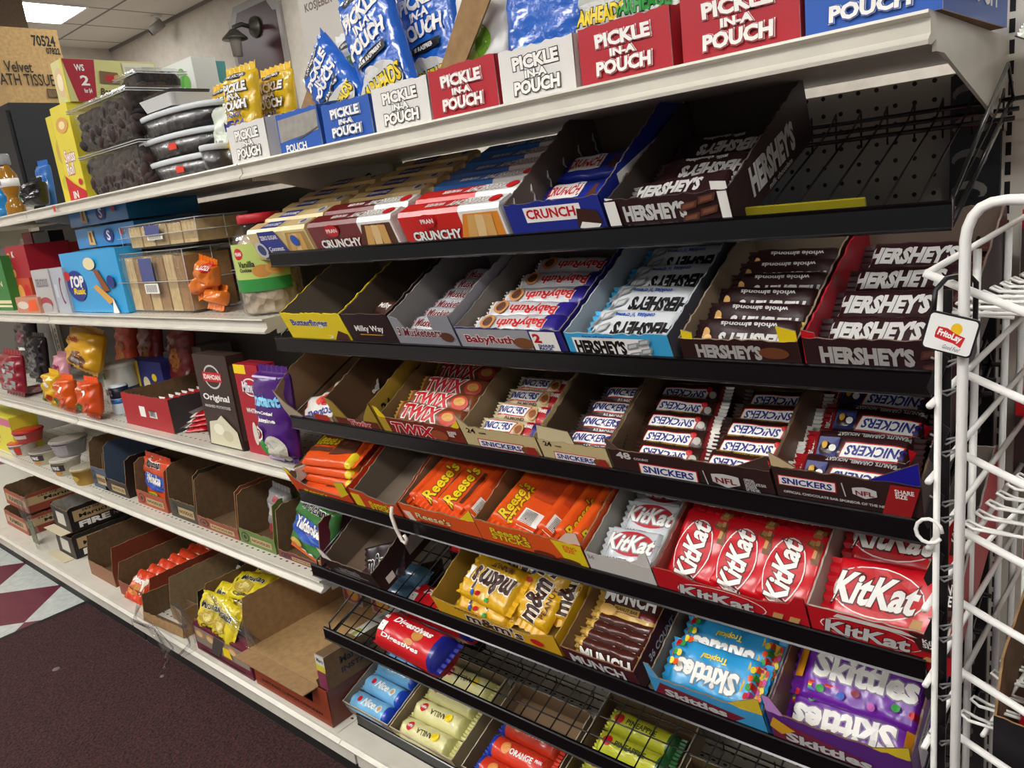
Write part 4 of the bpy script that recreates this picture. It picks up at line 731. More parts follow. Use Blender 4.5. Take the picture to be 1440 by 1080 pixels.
put_pouch('yellow pickle pouch in front, standing in the small white box', 352, 200, -.33, ZP, .115, .19, .03, YP, pick_print(.115, .19, True), .02, .1, seed=4)
put_pouch('yellow pickle pouch behind its twin, right one', 400, 190, -.27, ZP, .115, .185, .03, YP, pick_print(.115, .185, True), .0, .1, seed=5)
put_pouch('yellow pickle pouch seen edge on at the left of the pair', 330, 200, -.27, ZP, .10, .19, .03, YP, pick_print(.10, .19, True), -.05, .1, seed=9)
put_pouch('blue pickle pouch leaning far to the left out of its blue box', 520, 165, -.30, ZP+.02, .115, .215, .03, BP, pick_print(.115, .215), -.78, .1, seed=6)
put_pouch('tall blue pickle pouch standing upright above the white box', 572, 150, -.30, ZP, .135, .29, .035, BP, pick_print(.135, .29), -.36, .12, seed=7)
put_pouch('blue pickle pouch right of the tall one, half hidden by a cardboard flap', 632, 150, -.235, ZP, .135, .28, .035, BP, pick_print(.135, .28), -.14, .1, seed=8)
put_pouch('blue pickle pouch in the back, beside the cardboard flap', 668, 120, -.15, ZP, .12, .26, .035, BP, pick_print(.12, .26), .0, .1, seed=10)
put_pouch('white and green pickle pouch behind the leaning blue one', 520, 160, -.235, ZP, .12, .215, .03, W_('#d8d9d4'), upd(.12, .215, [('e', .5, .86, .6, .09, BK), ('t', "VAN HOLTEN'S", .5, .86, .5, .04, WH), ('r', .5, .7, .9, .1, P_('#5aa52a')), ('t', 'SOUR DILL', .5, .7, .6, .06, WH), ('e', .5, .42, .8, .3, SIL), ('t', 'WARHEADS', .5, .44, .8, .12, YEL, BK, 0, .04)]), -.1, .1, seed=11)
put_pouch('white and red pickle pouch with green pickle picture in the first red box', 676, 130, -.27, ZP, .12, .26, .03, W_('#dcd8d2'), upd(.12, .26, [('p', [(.1, .2), (.5, .5), (.2, .9)], RED), ('e', .55, .42, .4, .2, P_('#7ab02a')), ('e', .45, .28, .3, .2, P_('#a8c83a')), ('e', .6, .75, .5, .1, P_('#c23a1a')), ('t', 'HOT', .6, .75, .3, .05, WH)]), .16, .12, seed=12)
put_pouch('blue pickle pouch showing its plain back above the white box', 775, 110, -.29, ZP, .14, .24, .035, BP, upd(.14, .24, [('r', .5, .2, .6, .04, LBL), ('r', .5, .3, .7, .02, LBL)]), .05, .1, seed=13)
for j, (u, v) in enumerate(((855, 95), (915, 85))):
    put_pouch(['clear pickle pouch with yellow lettering, left one above the red box', 'clear pickle pouch with green picture, right one above the red box'][j], u, v, -.28, ZP, .115, .24, .035, W_('#b9bdb4'), upd(.115, .24, [('e', .5, .36, .8, .2, SIL), ('t', 'WARHEADS', .5, .38, .8, .09, YEL if j == 0 else GRN, BK, 0, .05), ('e', .6, .26, .2, .1, PURP), ('e', .3, .6, .3, .2, [P_('#b08a3a'), P_('#7ab03a')][j]), ('t', 'PICKLE', .5, .75, .7, .1, BK)]), .03, .1, seed=14+j)
# brown cardboard lid flap standing up from the box
p = hit(610, 95, 1, -.3); q = hit(705, -15, 1, -.3); g = G(); g.prism([(0, 0), (.05, 0), (q.x-p.x+.02, .15), (q.x-p.x-.04, .16)], (p.x-.02, -.31, T+.03), (1, 0, 0), (0, 0, 1), (0, -1, 0), .003, KRAFT, KRAFT); tag(obj('cardboard_flap', g), 'raised brown cardboard flap between the blue and the white pouches', 'cardboard flap')
p = hit(391, 195, 1, -.33); g = G(); g.prism([(0, 0), (.07, .0), (.13, .09), (.1, .1)], (p.x-.01, -.30, T+.03), (1, 0, 0), (0, 0, 1), (0, -1, 0), .003, KRAFT, PWH); tag(obj('cardboard_flap', g), 'raised pale cardboard flap left of the leaning blue pouch', 'cardboard flap')
# white kitchenware carton in the background
p = hit(418, 0, 1, .1); q = hit(476, 0, 1, .1); z0 = T
pbox('white carton with a grey mug drawing behind the blue pouches', (hit(440, 130, 1, .1).x, .1, T), q.x-p.x, .12, hit(430, -60, 1, .1).z-T, P_('#c9c3bb'), front=[('t', 'KOSJEBER', .5, .78, .7, .05, P_('#6a5a50')), ('e', .55, .5, .34, .03, GREY), ('r', .55, .4, .32, .2, P_('#b5b0aa')), ('e', .82, .42, .16, .14, P_('#b0aba4')), ('e', .82, .42, .1, .09, P_('#c9c3bb'))], name='white_carton')

# ---- sweets and dates at the left of the top shelf
def sw_print(): return [('t', 'Swiss\nRoll', .5, .42, .6, .26, WH, RED, .1, .03), ('e', .5, .8, .7, .16, P_('#d8a050')), ('e', .5, .8, .35, .08, P_('#f0dca8')), ('p', [(0, 0), (1, 0), (1, .1), (.4, .2), (0, .3)], RED), ('t', 'IN', .4, .08, .3, .08, WH), ('e', .82, .2, .2, .07, RED)]
x0, x1, y, h = spot(T, (100, 279), (123, 273), (78, 150), y=-.36)
pbox('yellow swiss roll box with red logo standing nearest the date tubs', (x0, y, T), x1-x0, .2, h, P_('#e0cf3a'), front=sw_print(), left=[('p', [(0, 0), (1, 0), (1, 1), (0, 1)], P_('#dcd23a'))]+[('e', .3+.35*(i % 2), .15+.2*(i//2), .3, .2, P_('#b8b42a')) for i in range(6)], top=[('r', .5, .5, .9, .8, P_('#6f9a4a')), ('e', .6, .5, .4, .4, P_('#c9b9b0'))], name='swiss_roll_box', group='yellow swiss roll boxes')
x0b = x0
pbox('yellow swiss roll box standing behind and left of the front one', (x0-.125, y+.03, T), .12, .19, h*.98, P_('#d8c832'), front=[('e', .5, .6, .6, .3, P_('#c8a040')), ('e', .5, .25, .8, .2, P_('#c2bc2a'))], left=[], name='swiss_roll_box', group='yellow swiss roll boxes')
pbox('yellow box with black edge behind the swiss roll boxes', (x0-.03, y+.24, T), .09, .12, h*1.06, P_('#d8bc2c'), front=[('r', .5, .5, .8, .9, P_('#c79a2a'))], name='cake_box')
# banana cake box lying on top, its long printed side towards the camera
zb = T+h+.001
ba, bb, bc = hit(100, 143, 0, -.85), hit(228, 140, 0, -.85), hit(98, 83, 0, -.85)
pbox('pale green banana cake box with red band lying on the swiss roll boxes', (-.926, ba.y, zb), .076, bb.y-ba.y, bc.z-ba.z, P_('#d0cc86'), front=[('e', .5, .5, .8, .7, P_('#d8b88a')), ('e', .5, .5, .5, .4, P_('#efe0b8')), ('r', .9, .5, .2, 1, P_('#d8c83a'))],
     right=[('p', [(.08, 0), (.27, 0), (.33, 1), (.0, 1)], P_('#a81a30')), ('t', '2', .19, .5, .09, .24, WH), ('t', 'WS', .16, .8, .1, .16, WH), ('t', 'for $4', .2, .25, .08, .12, WH), ('t', 'Banana', .45, .24, .24, .17, P_('#5a4420'), None, .2), ('r', .5, .07, .5, .06, P_('#8a9a3a')), ('p', [(.34, .44), (.58, .42), (.55, .7), (.36, .74)], P_('#7a5a3a')), ('r', .48, .56, .14, .14, RED), ('e', .54, .58, .08, .14, P_('#c9a04a')), ('r', .8, .5, .36, .9, P_('#dcdac2')), ('r', .7, .6, .12, .5, P_('#c2c2ae')), ('r', .9, .62, .14, .5, P_('#c2c2ae'))], name='cake_box', cat='cake box')
# clear boxes of dates
def roundbox(g, W, D, H, r, mat, z0=0, taper=.9, n=4):
    pts = []
    for cx, cy, a0 in ((W-r, r, -PI/2), (W-r, D-r, 0), (r, D-r, PI/2), (r, r, PI)):
        for k in range(n+1): a = a0+PI/2*k/n; pts.append((cx+r*math.cos(a), cy+r*math.sin(a)))
    k = len(pts); c = (W/2, D/2)
    b = [(c[0]+(x-c[0])*taper, c[1]+(y-c[1])*taper, z0) for x, y in pts]; t = [(x, y, z0+H) for x, y in pts]
    g.add(b+t, [list(range(k))[::-1], list(range(k, 2*k))]+[(j, (j+1) % k, k+(j+1) % k, k+j) for j in range(k)], mat)
RIM_GLINT = M('#c9cccd', .2)  # pale lid rims, also the painted highlights on biscuit box edges
DATE = M('#2a1713', .7, 'dates'); DATE2 = M('#1f1413', .6, 'dates'); DM = [M(h, .75, 'card') for h in ('#20100d', '#2b1712', '#1a0d0b', '#341d15')]
def datebox(label, loc, W, D, H, group, fill=DATE, ribs=True, name='date_box', stick=None, cat='box of dates', dome=True):
    r = thing(name, label, cat, loc, (0, 0, 0), group); rnd = random.Random(int(loc[0]*1000)+int(loc[2]*999))
    g = G(); roundbox(g, W, D, H, .02, CLEAR); cb_ = obj('clear_base', g, r)
    g = G(); roundbox(g, W-.026, D-.026, H*.84, .016, fill, .002); 
    for v in range(len(g.v)): g.v[v] = (g.v[v][0]+.013, g.v[v][1]+.013, g.v[v][2])
    # individual fruit bulging at the surface
    def fruit(c, ax):
        g.M = Matrix.Translation(c) @ ax @ Matrix.Rotation(PI/2, 4, 'Y'); q = rnd.uniform(.85, 1.45)
        g.lathe([(.002, -.019*q), (.0095*q, -.012*q), (.012*q, 0), (.009*q, .012*q), (.002, .018*q)], rnd.choice(DM), 9); g.M = None
    nx_, ny_, nz = int(W/.023), int(D/.023), max(1, int(H*.8/.017))
    for a in range(nx_):
        for c in range(nz): fruit((.018+(W-.036)*(a+.5)/nx_+rnd.uniform(-.007, .007), .0165+rnd.uniform(-.002, .003), .013+H*.78*(c+.3)/nz+rnd.uniform(-.004, .004)), Matrix.Rotation(rnd.uniform(-1.5, 1.5), 4, 'Y'))
    for b in range(ny_):
        for c in range(nz): fruit((W-.0165, .018+(D-.036)*(b+.5)/ny_, .013+H*.78*(c+.3)/nz+rnd.uniform(-.004, .004)), Matrix.Rotation(PI/2, 4, 'Z') @ Matrix.Rotation(rnd.uniform(-.8, .8), 4, 'Y'))
    for a in range(nx_):
        for b in range(ny_): fruit((.018+(W-.036)*(a+.5)/nx_, .018+(D-.036)*(b+.5)/ny_, H*.86), Matrix.Rotation(rnd.uniform(0, 3), 4, 'Z'))
    obj('dried_fruit', g, r)
    g = G()
    roundbox(g, W+.012, D+.012, .007, .022, CLEAR, H+.0005, 1.0)
    for v in range(len(g.v)): g.v[v] = (g.v[v][0]-.006, g.v[v][1]-.006, g.v[v][2])
    if dome:
        k0 = len(g.v); roundbox(g, W-.01, D-.01, .008, .02, CLEAR, H+.0075, 1.02)
        for v in range(k0, len(g.v)): g.v[v] = (g.v[v][0]+.005, g.v[v][1]+.005, g.v[v][2])
    for z in (H+.001, H+.0065): g.tube([(-.004, -.006, z), (W+.004, -.006, z), (W+.006, -.004, z), (W+.006, D+.004, z), (W+.004, D+.006, z), (-.004, D+.006, z), (-.006, D+.004, z), (-.006, -.004, z), (-.004, -.006, z)], .0011, RIM_GLINT, 5)
    obj('clear_lid', g, r)
    if stick:
        g = G(); g.box(W*.5, W*.5+.025, -.001, -.0003, H*.3, H*.3+.014, P_('#d8402c')); obj('price_sticker', g, cb_)
    return r
x0, x1, y, h = spot(T, (126, 272), (208, 252), (104, 216), y=-.37)
datebox('clear box of dates, bottom one of two beside the swiss roll box', (x0, y, T), x1-x0, .15, h*.82, 'clear boxes of dates')
datebox('clear box of dates, upper one of two beside the swiss roll box', (x0-.008, y, T+h*.82+.017), x1-x0, .15, h*.82, 'clear boxes of dates')
p = hit(172, 156, 1, -.28)
datebox('small clear box of dates behind the black sealed tray', (p.x, -.28, T+2*(h*.82+.017)), .13, .12, .045, 'clear boxes of dates')
# oval tubs
def tub(label, c, rx, ry, H, group, stick=False):
    r = thing('fruit_tub', label, 'tub', c, (0, 0, 0), group)
    g = G(); g.lathe([(.82, .0005), (.86, .002), (1, H-.012)], M('#bfc3c8', .3, 'clear'), 36, rx, ry); tb = obj('tub', g, r)
    g = G(); g.lathe([(.78, .003), (.95, H-.014)], DATE2, 36, rx, ry); obj('dried_fruit', g, r)
    g = G(); g.lathe([(1.0, H-.012), (1.05, H-.012), (1.06, H-.002), (1.02, H), (.95, H-.001), (.94, H-.004)], M('#cfd3d6', .4), 36, rx, ry); obj('lid', g, r)
    if stick:
        g = G(); a = -PI/2+.25; g.box(-.013, .013, -.0006, .0006, -.007, .007, P_('#e0402a')); o = obj('price_sticker', g, tb, (rx*.96*math.cos(a), ry*.96*math.sin(a)-.001, H*.45), (0, 0, .2))
pl = hit(205, 252, 1, -.33); pr_ = hit(310, 235, 1, -.33); cx = (pl.x+pr_.x)/2; rx = (pr_.x-pl.x)/2
for j, dx in enumerate((0, -.012, -.008)):
    tub(f'oval tub of dried fruit, {["bottom", "middle", "top"][j]} one of the stack beside the white pickle box', (cx+dx, -.30, T+.001+j*.052), rx*1.02, .055, .05, 'oval tubs of dried fruit', j < 2)
pl = hit(291, 240, 1, -.36); tub('small round tub of dried fruit squeezed against the white pickle box', (pl.x+.034, -.345, T+.001), .035, .035, .055, 'oval tubs of dried fruit')
z3 = T+.001+3*.052+.002
r = thing('date_tray', 'black film-sealed white tray of dates on top of the oval tubs', 'tray of dates', (cx-.075, -.36, z3), (0, 0, 0))
g = G(); roundbox(g, .16, .11, .026, .012, M('#d8d8d6', .4), 0, .85); obj('tray', g, r); g = G(); roundbox(g, .15, .10, .008, .012, M('#151214', .12, 'foil'), .0262, .95)
for v in range(len(g.v)): g.v[v] = (g.v[v][0]+.005, g.v[v][1]+.005, g.v[v][2])
obj('film_cover', g, r)
# packs at the back of the shelf
for j, (u, v, W, cl, lab, dec) in enumerate(((236, 140, .17, '#dfe3dc', 'white pack with green and blue leaves at the back of the top shelf', [('e', .2, .6, .16, .5, P_('#4a78c0')), ('e', .35, .4, .16, .6, NAVY), ('e', .6, .6, .3, .5, P_('#4aa03a')), ('e', .75, .4, .2, .4, P_('#6ab84a'))]), (262, 128, .11, '#4f9a9a', 'teal pack at the back of the top shelf', [('r', .3, .5, .2, .7, P_('#1f2a4a')), ('r', .65, .4, .3, .3, WH)]))):
    p = hit(u, v, 1, -.1+.03*j); pbox(lab, (p.x, -.1+.03*j, T), W, .07, hit(u, 93, 1, -.1+.03*j).z-T, P_(cl), front=[(d[0], d[1], .72+.25*d[2], d[3], d[4]*.3, d[5]) if d[0] in 'er' else d for d in dec], name='wrapped_pack', cat='pack')
p = hit(300, 165, 1, -.25); put_pouch('green and white pouch squeezed between the tubs and the yellow pouches', 318, 190, -.3, T+.001, .07, .15, .03, W_('#cfd6c6'), upd(.07, .15, [('p', [(.0, .6), (1, .75), (1, 1), (0, 1)], P_('#3a8a2a')), ('r', .5, .35, .7, .4, P_('#dfe6d6')), ('r', .5, .4, .5, .05, GREY), ('r', .5, .3, .5, .05, GREY)]), .12, .1, seed=20, name='food_pouch', group=None)
# bottle, bags at the far left
p = hit(22, 292, 1, -.35); r = thing('mouthwash_bottle', 'clear bottle of amber liquid with grey cap at the far left of the top shelf', 'bottle', (p.x, -.35, T))
g = G(); g.lathe([(.03, 0), (.034, .004), (.034, .035), (.022, .05), (.02, .06), (.033, .085), (.033, .125), (.016, .15), (.015, .16)], M('#9a6a1e', .1, '', 0), 20, 1.1, .8); bb_ = obj('bottle_body', g, r)
g = G(); g.lathe([(.0345, .09), (.0345, .115)], WH, 20, 1.1, .8); Face(g, (-.03, -.0282, .09), (1, 0, 0), (0, 0, 1), .06, .025).put([('t', 'ZONE', .5, .5, .5, .5, BK)]); obj('paper_label', g, bb_)
g = G(); g.lathe([(.017, .158), (.019, .16), (.018, .19), (.015, .192)], M('#8f9296', .4), 20); obj('cap', g, r)
p = hit(56, 289, 1, -.33); pouch('black glossy bag right of the amber bottle', M('#141517', .2, 'foil'), .1, .1, .06, (p.x, -.31, T), (-.1, 0, 0), (), name='black_bag', cat='bag', seed=22, wr=.005)
p = hit(55, 245, 1, -.28); pouch('blue and white packet above the black bag', W_('#2a6ab8'), .09, .16, .03, (p.x, -.26, T), (-.05, .05, 0), upd(.09, .16, [('r', .5, .55, .9, .3, WH), ('r', .4, .6, .3, .06, NAVY)]), name='packet', cat='packet', seed=23)
p = hit(4, 298, 1, -.36); pouch('bright blue crinkled bag at the left picture edge of the top shelf', M('#1f8fd8', .2, 'foil'), .09, .13, .05, (p.x-.01, -.34, T), (-.1, .15, 0), (), name='blue_bag', cat='bag', seed=24, wr=.004)
p = hit(14, 290, 1, -.30); pouch('green and white packet between the blue bag and the bottle', W_('#3a9a4a'), .06, .11, .04, (p.x, -.27, T), (-.1, 0, 0), upd(.06, .11, [('r', .5, .25, .9, .4, WH)]), name='packet', cat='packet', seed=25)

# ---- second shelf
def pb2(label, S, a, b, c, y, D, col_, front=(), right=(), top=(), name='biscuit_box', cat='biscuit box', group=None, rz=0):
    x0, x1, yy, h = spot(S, a, b, c, y); return pbox(label, (x0, yy, S+.0004), x1-x0, D, h, P_(col_), front, right, top, name=name, cat=cat, group=group, rz=rz), (x0, x1, yy, h)
pb2('dark green box at the left picture edge of the second shelf', S2, (-20, 432), (18, 430), (6, 360), -.38, .2, '#2f7a34', [('r', .5, .16, 1, .06, CREAM), ('r', .5, .08, 1, .04, CREAM), ('t', 'GREEN', .6, .5, .5, .1, CREAM)])
_o, q = pb2('orange and red biscuit pack, lower one of the stack left of the silver box', S2, (28, 422), (48, 420), (24, 392), -.35, .14, '#c04a28', [('e', .3, .5, .4, .6, P_('#e0a050')), ('e', .7, .5, .4, .6, RED)])
x0, x1, yy, h = q
pbox('dark red biscuit pack with round biscuits, upper one of the stack', (x0-.02, yy, S2+h+.001), x1-x0+.05, .14, hit(10, 348, 1, yy).z-S2-h, P_('#a3182a'), front=[('e', .12, .7, .16, .24, P_('#e0a050')), ('e', .12, .4, .16, .24, P_('#e0a050')), ('e', .2, .16, .2, .26, P_('#d89848')), ('t', 'K', .36, .75, .12, .2, WH)], name='biscuit_box', cat='biscuit box')
pb2('flat clear tray of orange sweets at the shelf edge', S2, (26, 438), (57, 438), (20, 419), -.415, .06, '#c98a70', [('e', .3, .5, .5, .5, P_('#e0d0c0')), ('p', [(.5, .1), (.95, .2), (.9, .9), (.6, .8)], ORG)], name='sweet_tray', cat='sweet tray')
pb2('red biscuit box standing behind, left of the blue rusk packs', S2, (66, 425), (86, 425), (58, 345), -.28, .1, '#b0302a', [('e', .4, .6, .4, .2, P_('#e0a050')), ('t', 'TEA', .5, .3, .6, .12, WH)])
pb2('tall red box at the back of the second shelf', S2, (55, 425), (68, 425), (50, 325), -.2, .05, '#b8303a', [('r', .5, .3, .6, .3, SIL)])
pb2('tall navy box at the back of the second shelf', S2, (70, 425), (92, 425), (66, 325), -.2, .05, '#151c2c')
pb2('silver pink biscuit box, left one of the pair by the blue pack', S2, (57, 437), (81, 437), (44, 381), -.405, .09, '#b9b4b2', [('t', 'DELICIOUS', .5, .7, .7, .2, P_('#7a7476')), ('e', .5, .22, .7, .3, P_('#a8424a')), ('e', .5, .14, .6, .2, P_('#b9b4b2'))])
pb2('silver biscuit box, right one of the pair by the blue pack', S2, (82, 437), (101, 437), (63, 379), -.40, .09, '#b0b4bc', [('e', .7, .5, .3, .6, P_('#7a2a44')), ('e', .78, .5, .3, .5, P_('#b0b4bc')), ('r', .3, .5, .2, .3, P_('#c9ccd2'))])
RB = W_('#2aa0dc')
rusk = lambda: [('p', [(.0, 0), (1, 0), (1, 1), (0, 1)], RB)][:0]+[('e', .24, .45, .34, .52, NAVY), ('t', 'TOP', .25, .52, .28, .2, WH, None, .2, .05), ('t', 'Rusk', .28, .36, .22, .11, YEL, None, .2, .04), ('e', .1, .62, .12, .16, RED), ('p', [(.54, .42), (.62, .46), (.86, .2), (.76, .14)], P_('#d8a24a')), ('p', [(.6, .7), (.68, .7), (.82, .36), (.72, .34)], P_('#8a4a22')), ('e', .56, .8, .2, .2, CREAM), ('e', .86, .5, .12, .2, P_('#23307a')), ('p', [(.8, 0), (.84, .25), (.9, 0)], WH)]
x0, x1, yr, h = spot(S2, (102, 437), (180, 433), (88, 358), y=-.39); WR = x1-x0
def softbox(label, loc, W, D, H, mat, front=(), right=(), top=(), rot=(0, 0, 0), name='rusk_pack', cat='rusk pack', group=None, seed=1):
    "film-wrapped brick with a gathered end"
    r = thing(name, label, cat, loc, rot, group); rnd = random.Random(seed); g = G(); n = 8; vs = []; fs = []
    def P3(a, b, c):  # bulge
        x, y, z = a*W, b*D, c*H; bl = .004
        sx = math.sin(PI*b)*math.sin(PI*c); sy = math.sin(PI*a)*math.sin(PI*c); sz = math.sin(PI*a)*math.sin(PI*b)
        return (x+(2*a-1)*bl*sx if a in (0, 1) else x, y+(2*b-1)*bl*sy if b in (0, 1) else y, z+(bl*sz if c == 1 else 0)+rnd.uniform(-.0006, .0006))
    for (o, e1, e2) in (((0, 0, 0), 0, 2), ((0, 1, 0), 0, 2), ((0, 0, 0), 1, 2), ((1, 0, 0), 1, 2), ((0, 0, 0), 0, 1), ((0, 0, 1), 0, 1)):
        k = len(vs)
        for j in range(n+1):
            for i in range(n+1):
                q = list(o); q[e1] = i/n; q[e2] = j/n; vs.append(P3(*q))
        for j in range(n):
            for i in range(n): a = k+j*(n+1)+i; fs.append((a, a+1, a+n+2, a+n+1))
    g.add(vs, fs, mat, True)
    Face(g, (0, -.0045, 0), (1, 0, 0), (0, 0, 1), W, H).put(front); Face(g, (W+.0045, 0, 0), (0, 1, 0), (0, 0, 1), D, H).put(right); Face(g, (0, 0, H+.0045), (1, 0, 0), (0, 1, 0), W, D).put(top)
    obj('wrapper', g, r)
    g = G(); vs = []
    for j in range(9): yj = D*(.1+.8*j/8); vs += [(W*.1, yj if 0 else D*.15+j*0, H*.9)][:0]+[(0, yj, H*.45), (-.014-.004*(j % 2), yj*.8+D*.1, H*.62+.004*(-1)**j)]
    g.add(vs, [(2*j, 2*j+1, 2*j+3, 2*j+2) for j in range(8)], mat); obj('end_seal', g, r)
    return r
softbox('upright blue rusk pack with large white logo at the shelf edge', (x0, yr, S2+.002), WR, .07, h, RB, rusk(), group='blue rusk packs', seed=2)
end_pr = lambda: [('e', .6, .5, .16, .7, P_('#23307a')), ('t', 'S', .6, .5, .06, .5, WH), ('p', [(.25, .15), (.36, .1), (.34, .85), (.26, .8)], P_('#d8b06a')), ('r', .3, .5, .03, .5, P_('#8a4a22')), ('e', .82, .6, .06, .3, RED)]
for j in range(2):
    a = hit([87, 76][j], [352, 330][j], 1, -.32); zz = S2+h+.01+j*(.062)
    softbox(['blue rusk pack lying on the upright one', 'blue rusk pack lying topmost of the blue packs'][j], (x0+[.0, -.02][j], -.33, zz), WR*1.02, .2, .055, W_('#2384be'), end_pr(), group='blue rusk packs', seed=3+j)
pbox('low carton supporting the blue rusk packs from behind', (x0+.005, -.30, S2), WR-.02, .18, h+.006, P_('#2a2a2c'), name='carton_box')
# clear boxes of finger biscuits
def clam(label, loc, W, D, H, group, cook, n=6, lab_=True):
    r = thing('biscuit_clamshell', label, 'clear biscuit box', loc, (0, 0, 0), group)
    g = G(); roundbox(g, W, D, H*.5, .018, CLEAR, 0, .94); obj('clear_base', g, r)
    g = G(); 
    k0 = 0; roundbox(g, W, D, H*.46, .018, CLEAR, H*.52, 1.0)
    for k in range(22): 
        x = W*(k+.5)/22; g.tube([(x, .001, H*.56), (x, .0, H*.96)], .0012, CLEAR, 4)
    g.box(-.006, W+.006, -.006, D+.006, H*.5, H*.515, CLEAR)
    for z, e_ in ((H*.507, .006), (H*.975, -.004)): g.tube([(-e_, -e_, z), (W+e_, -e_, z), (W+e_, D+e_, z), (-e_, D+e_, z), (-e_, -e_, z)], .0011, RIM_GLINT, 5)  # pale tubes along the plastic edges stand in for highlights
    for x, y in ((.003, .0), (W-.003, .0), (W, D*.5)): g.tube([(x, y, .01), (x, y, H*.97)], .0009, RIM_GLINT, 5)
    obj('clear_lid', g, r)
    g = G()
    for k in range(n):
        x = W*.06+W*.88*k/n; g.box(x+.003, x+W*.88/n-.004, .012, D-.012, .005, H*(.9-.03*(k % 2)), cook[k % 2])
    o = obj('biscuit_stack', g, r)
    if lab_:
        g = G(); g.box(W*.36, W*.55, -.0022, -.0014, H*.5, H*.88, P_('#4a5488')); g.box(W*.38, W*.58, -.0022, -.0014, H*.32, H*.48, WH)
        for k in range(9): g.box(W*(.4+.018*k), W*(.407+.018*k), -.0025, -.0021, H*.34, H*.46, BK)
        obj('paper_label', g, r)
    return r
C1, C2 = M('#d8bb84', .8, 'card'), M('#a67c4a', .8, 'card')
x0, x1, yc, h = spot(S2, (178, 432), (274, 436), (176, 353), y=-.385)
clam('clear box of upright finger biscuits with barcode label at the shelf edge', (x0, yc, S2+.001), x1-x0, .14, h*.97, 'clear biscuit boxes', (C1, C2))
clam('clear box of biscuits lying on top of the finger biscuit box', (x0+.015, yc+.02, S2+h*.97+.004), (x1-x0)*1.1, .14, .062, 'clear biscuit boxes', (C1, C1), 5)
p = hit(276, 420, 1, -.3); clam('clear box of biscuits behind the orange packs', (x1+.008, -.27, S2+.001), .11, .13, h*1.05, 'clear biscuit boxes', (C2, C1), 5, False)
OP = M('#e2761a', .25, 'foil')
for j, (u, v, zz, rr, lab) in enumerate(((306, 437, .002, .1, 'crumpled orange sweet pack, lower one beside the biscuit jar'), (298, 437, .036, -.25, 'crumpled orange sweet pack, middle one beside the biscuit jar'), (303, 437, .058, .3, 'orange sweet pack with red label, upper one beside the biscuit jar'))):
    p = hit(u, v, 1, -.36); pouch(lab, OP, .075 if j < 2 else .062, .06 if j < 2 else .075, .04, (p.x, -.35+.0*j, S2+zz), (-.35+.2*j, rr, .1*j), upd(.08, .1, [('e', .7, .75, .5, .3, RED), ('t', 'LOZI', .7, .75, .36, .12, WH)]) if j == 2 else (), 'crumpled orange packs', name='sweet_pack', cat='sweet pack', seed=30+j, wr=.0028)
# big jar
pl = hit(337, 436, 1, -.36); pr_ = hit(412, 430, 1, -.36); cx = (pl.x+pr_.x)/2; rj = .066; hj = hit(335, 303, 1, -.36).z-S2
r = thing('biscuit_jar', 'big clear jar of biscuits with red lid and green label', 'jar', (cx, -.335, S2)); H = hj
g = G(); g.lathe([(.9*rj, .0), (rj, .008), (rj, .05), (rj*.97, .06), (rj, .07), (rj, H*.7), (rj*.8, H*.85), (rj*.62, H*.89), (rj*.62, H*.93)], CLEAR, 32); jr_ = obj('clear_jar', g, r)
g = G(); g.lathe([(.86*rj, .004), (rj*.95, .01), (rj*.95, H*.66), (rj*.6, H*.8)], M('#b5a58e', .8, 'dates'), 28); obj('biscuits', g, r)
g = G(); g.lathe([(rj*.66, H*.91), (rj*.68, H*.915), (rj*.68, H*.985), (rj*.64, H)], P_('#b81826'), 32); obj('lid', g, r)
g = G(); n = 30
def cyl(a0, a1, z0, z1, rr, m):
    vs = []; 
    for k in range(n+1): a = a0+(a1-a0)*k/n; vs += [(rr*math.cos(a), rr*math.sin(a), z0), (rr*math.cos(a), rr*math.sin(a), z1)]
    g.add(vs, [(2*k, 2*k+2, 2*k+3, 2*k+1) for k in range(n)], m, True)
cyl(-PI*1.05, PI*.05, .052, H*.72, rj*1.008, P_('#b8c86a')); cyl(-PI*1.05, PI*.05, .052, .078, rj*1.012, P_('#2f8a3c'))
LW = rj*PI*.6; zf = lambda x, y: 0
class CF(Face):
    def pt(s, x, y):
        a = -PI*.56+(x/rj); rr = rj*1.012+s.e*s.k*.6; return Vector((rr*math.cos(a), rr*math.sin(a), .052+y))
CF(g, (0, 0, 0), (1, 0, 0), (0, 0, 1), .14, H*.72-.052, lambda x, y: 0).put([('e', .12, .8, .2, .24, RED), ('t', 'PRAN', .12, .8, .14, .08, WH), ('t', 'Vanilla', .24, .58, .3, .13, BK, None, 0, .02), ('t', 'Cookies', .22, .46, .22, .08, BK)]); F2 = CF(g, (0, 0, 0), (1, 0, 0), (0, 0, 1), .14, H*.72-.052, lambda x, y: 0); F2.k = 3
F2.ell(.48, .42, .3, .26, P_('#c98a3c')); F2.k = 4; F2.ell(.68, .46, .3, .26, P_('#d8a050')); F2.k = 5; F2.ell(.68, .46, .2, .16, P_('#c98a3c')); obj('paper_label', g, jr_)

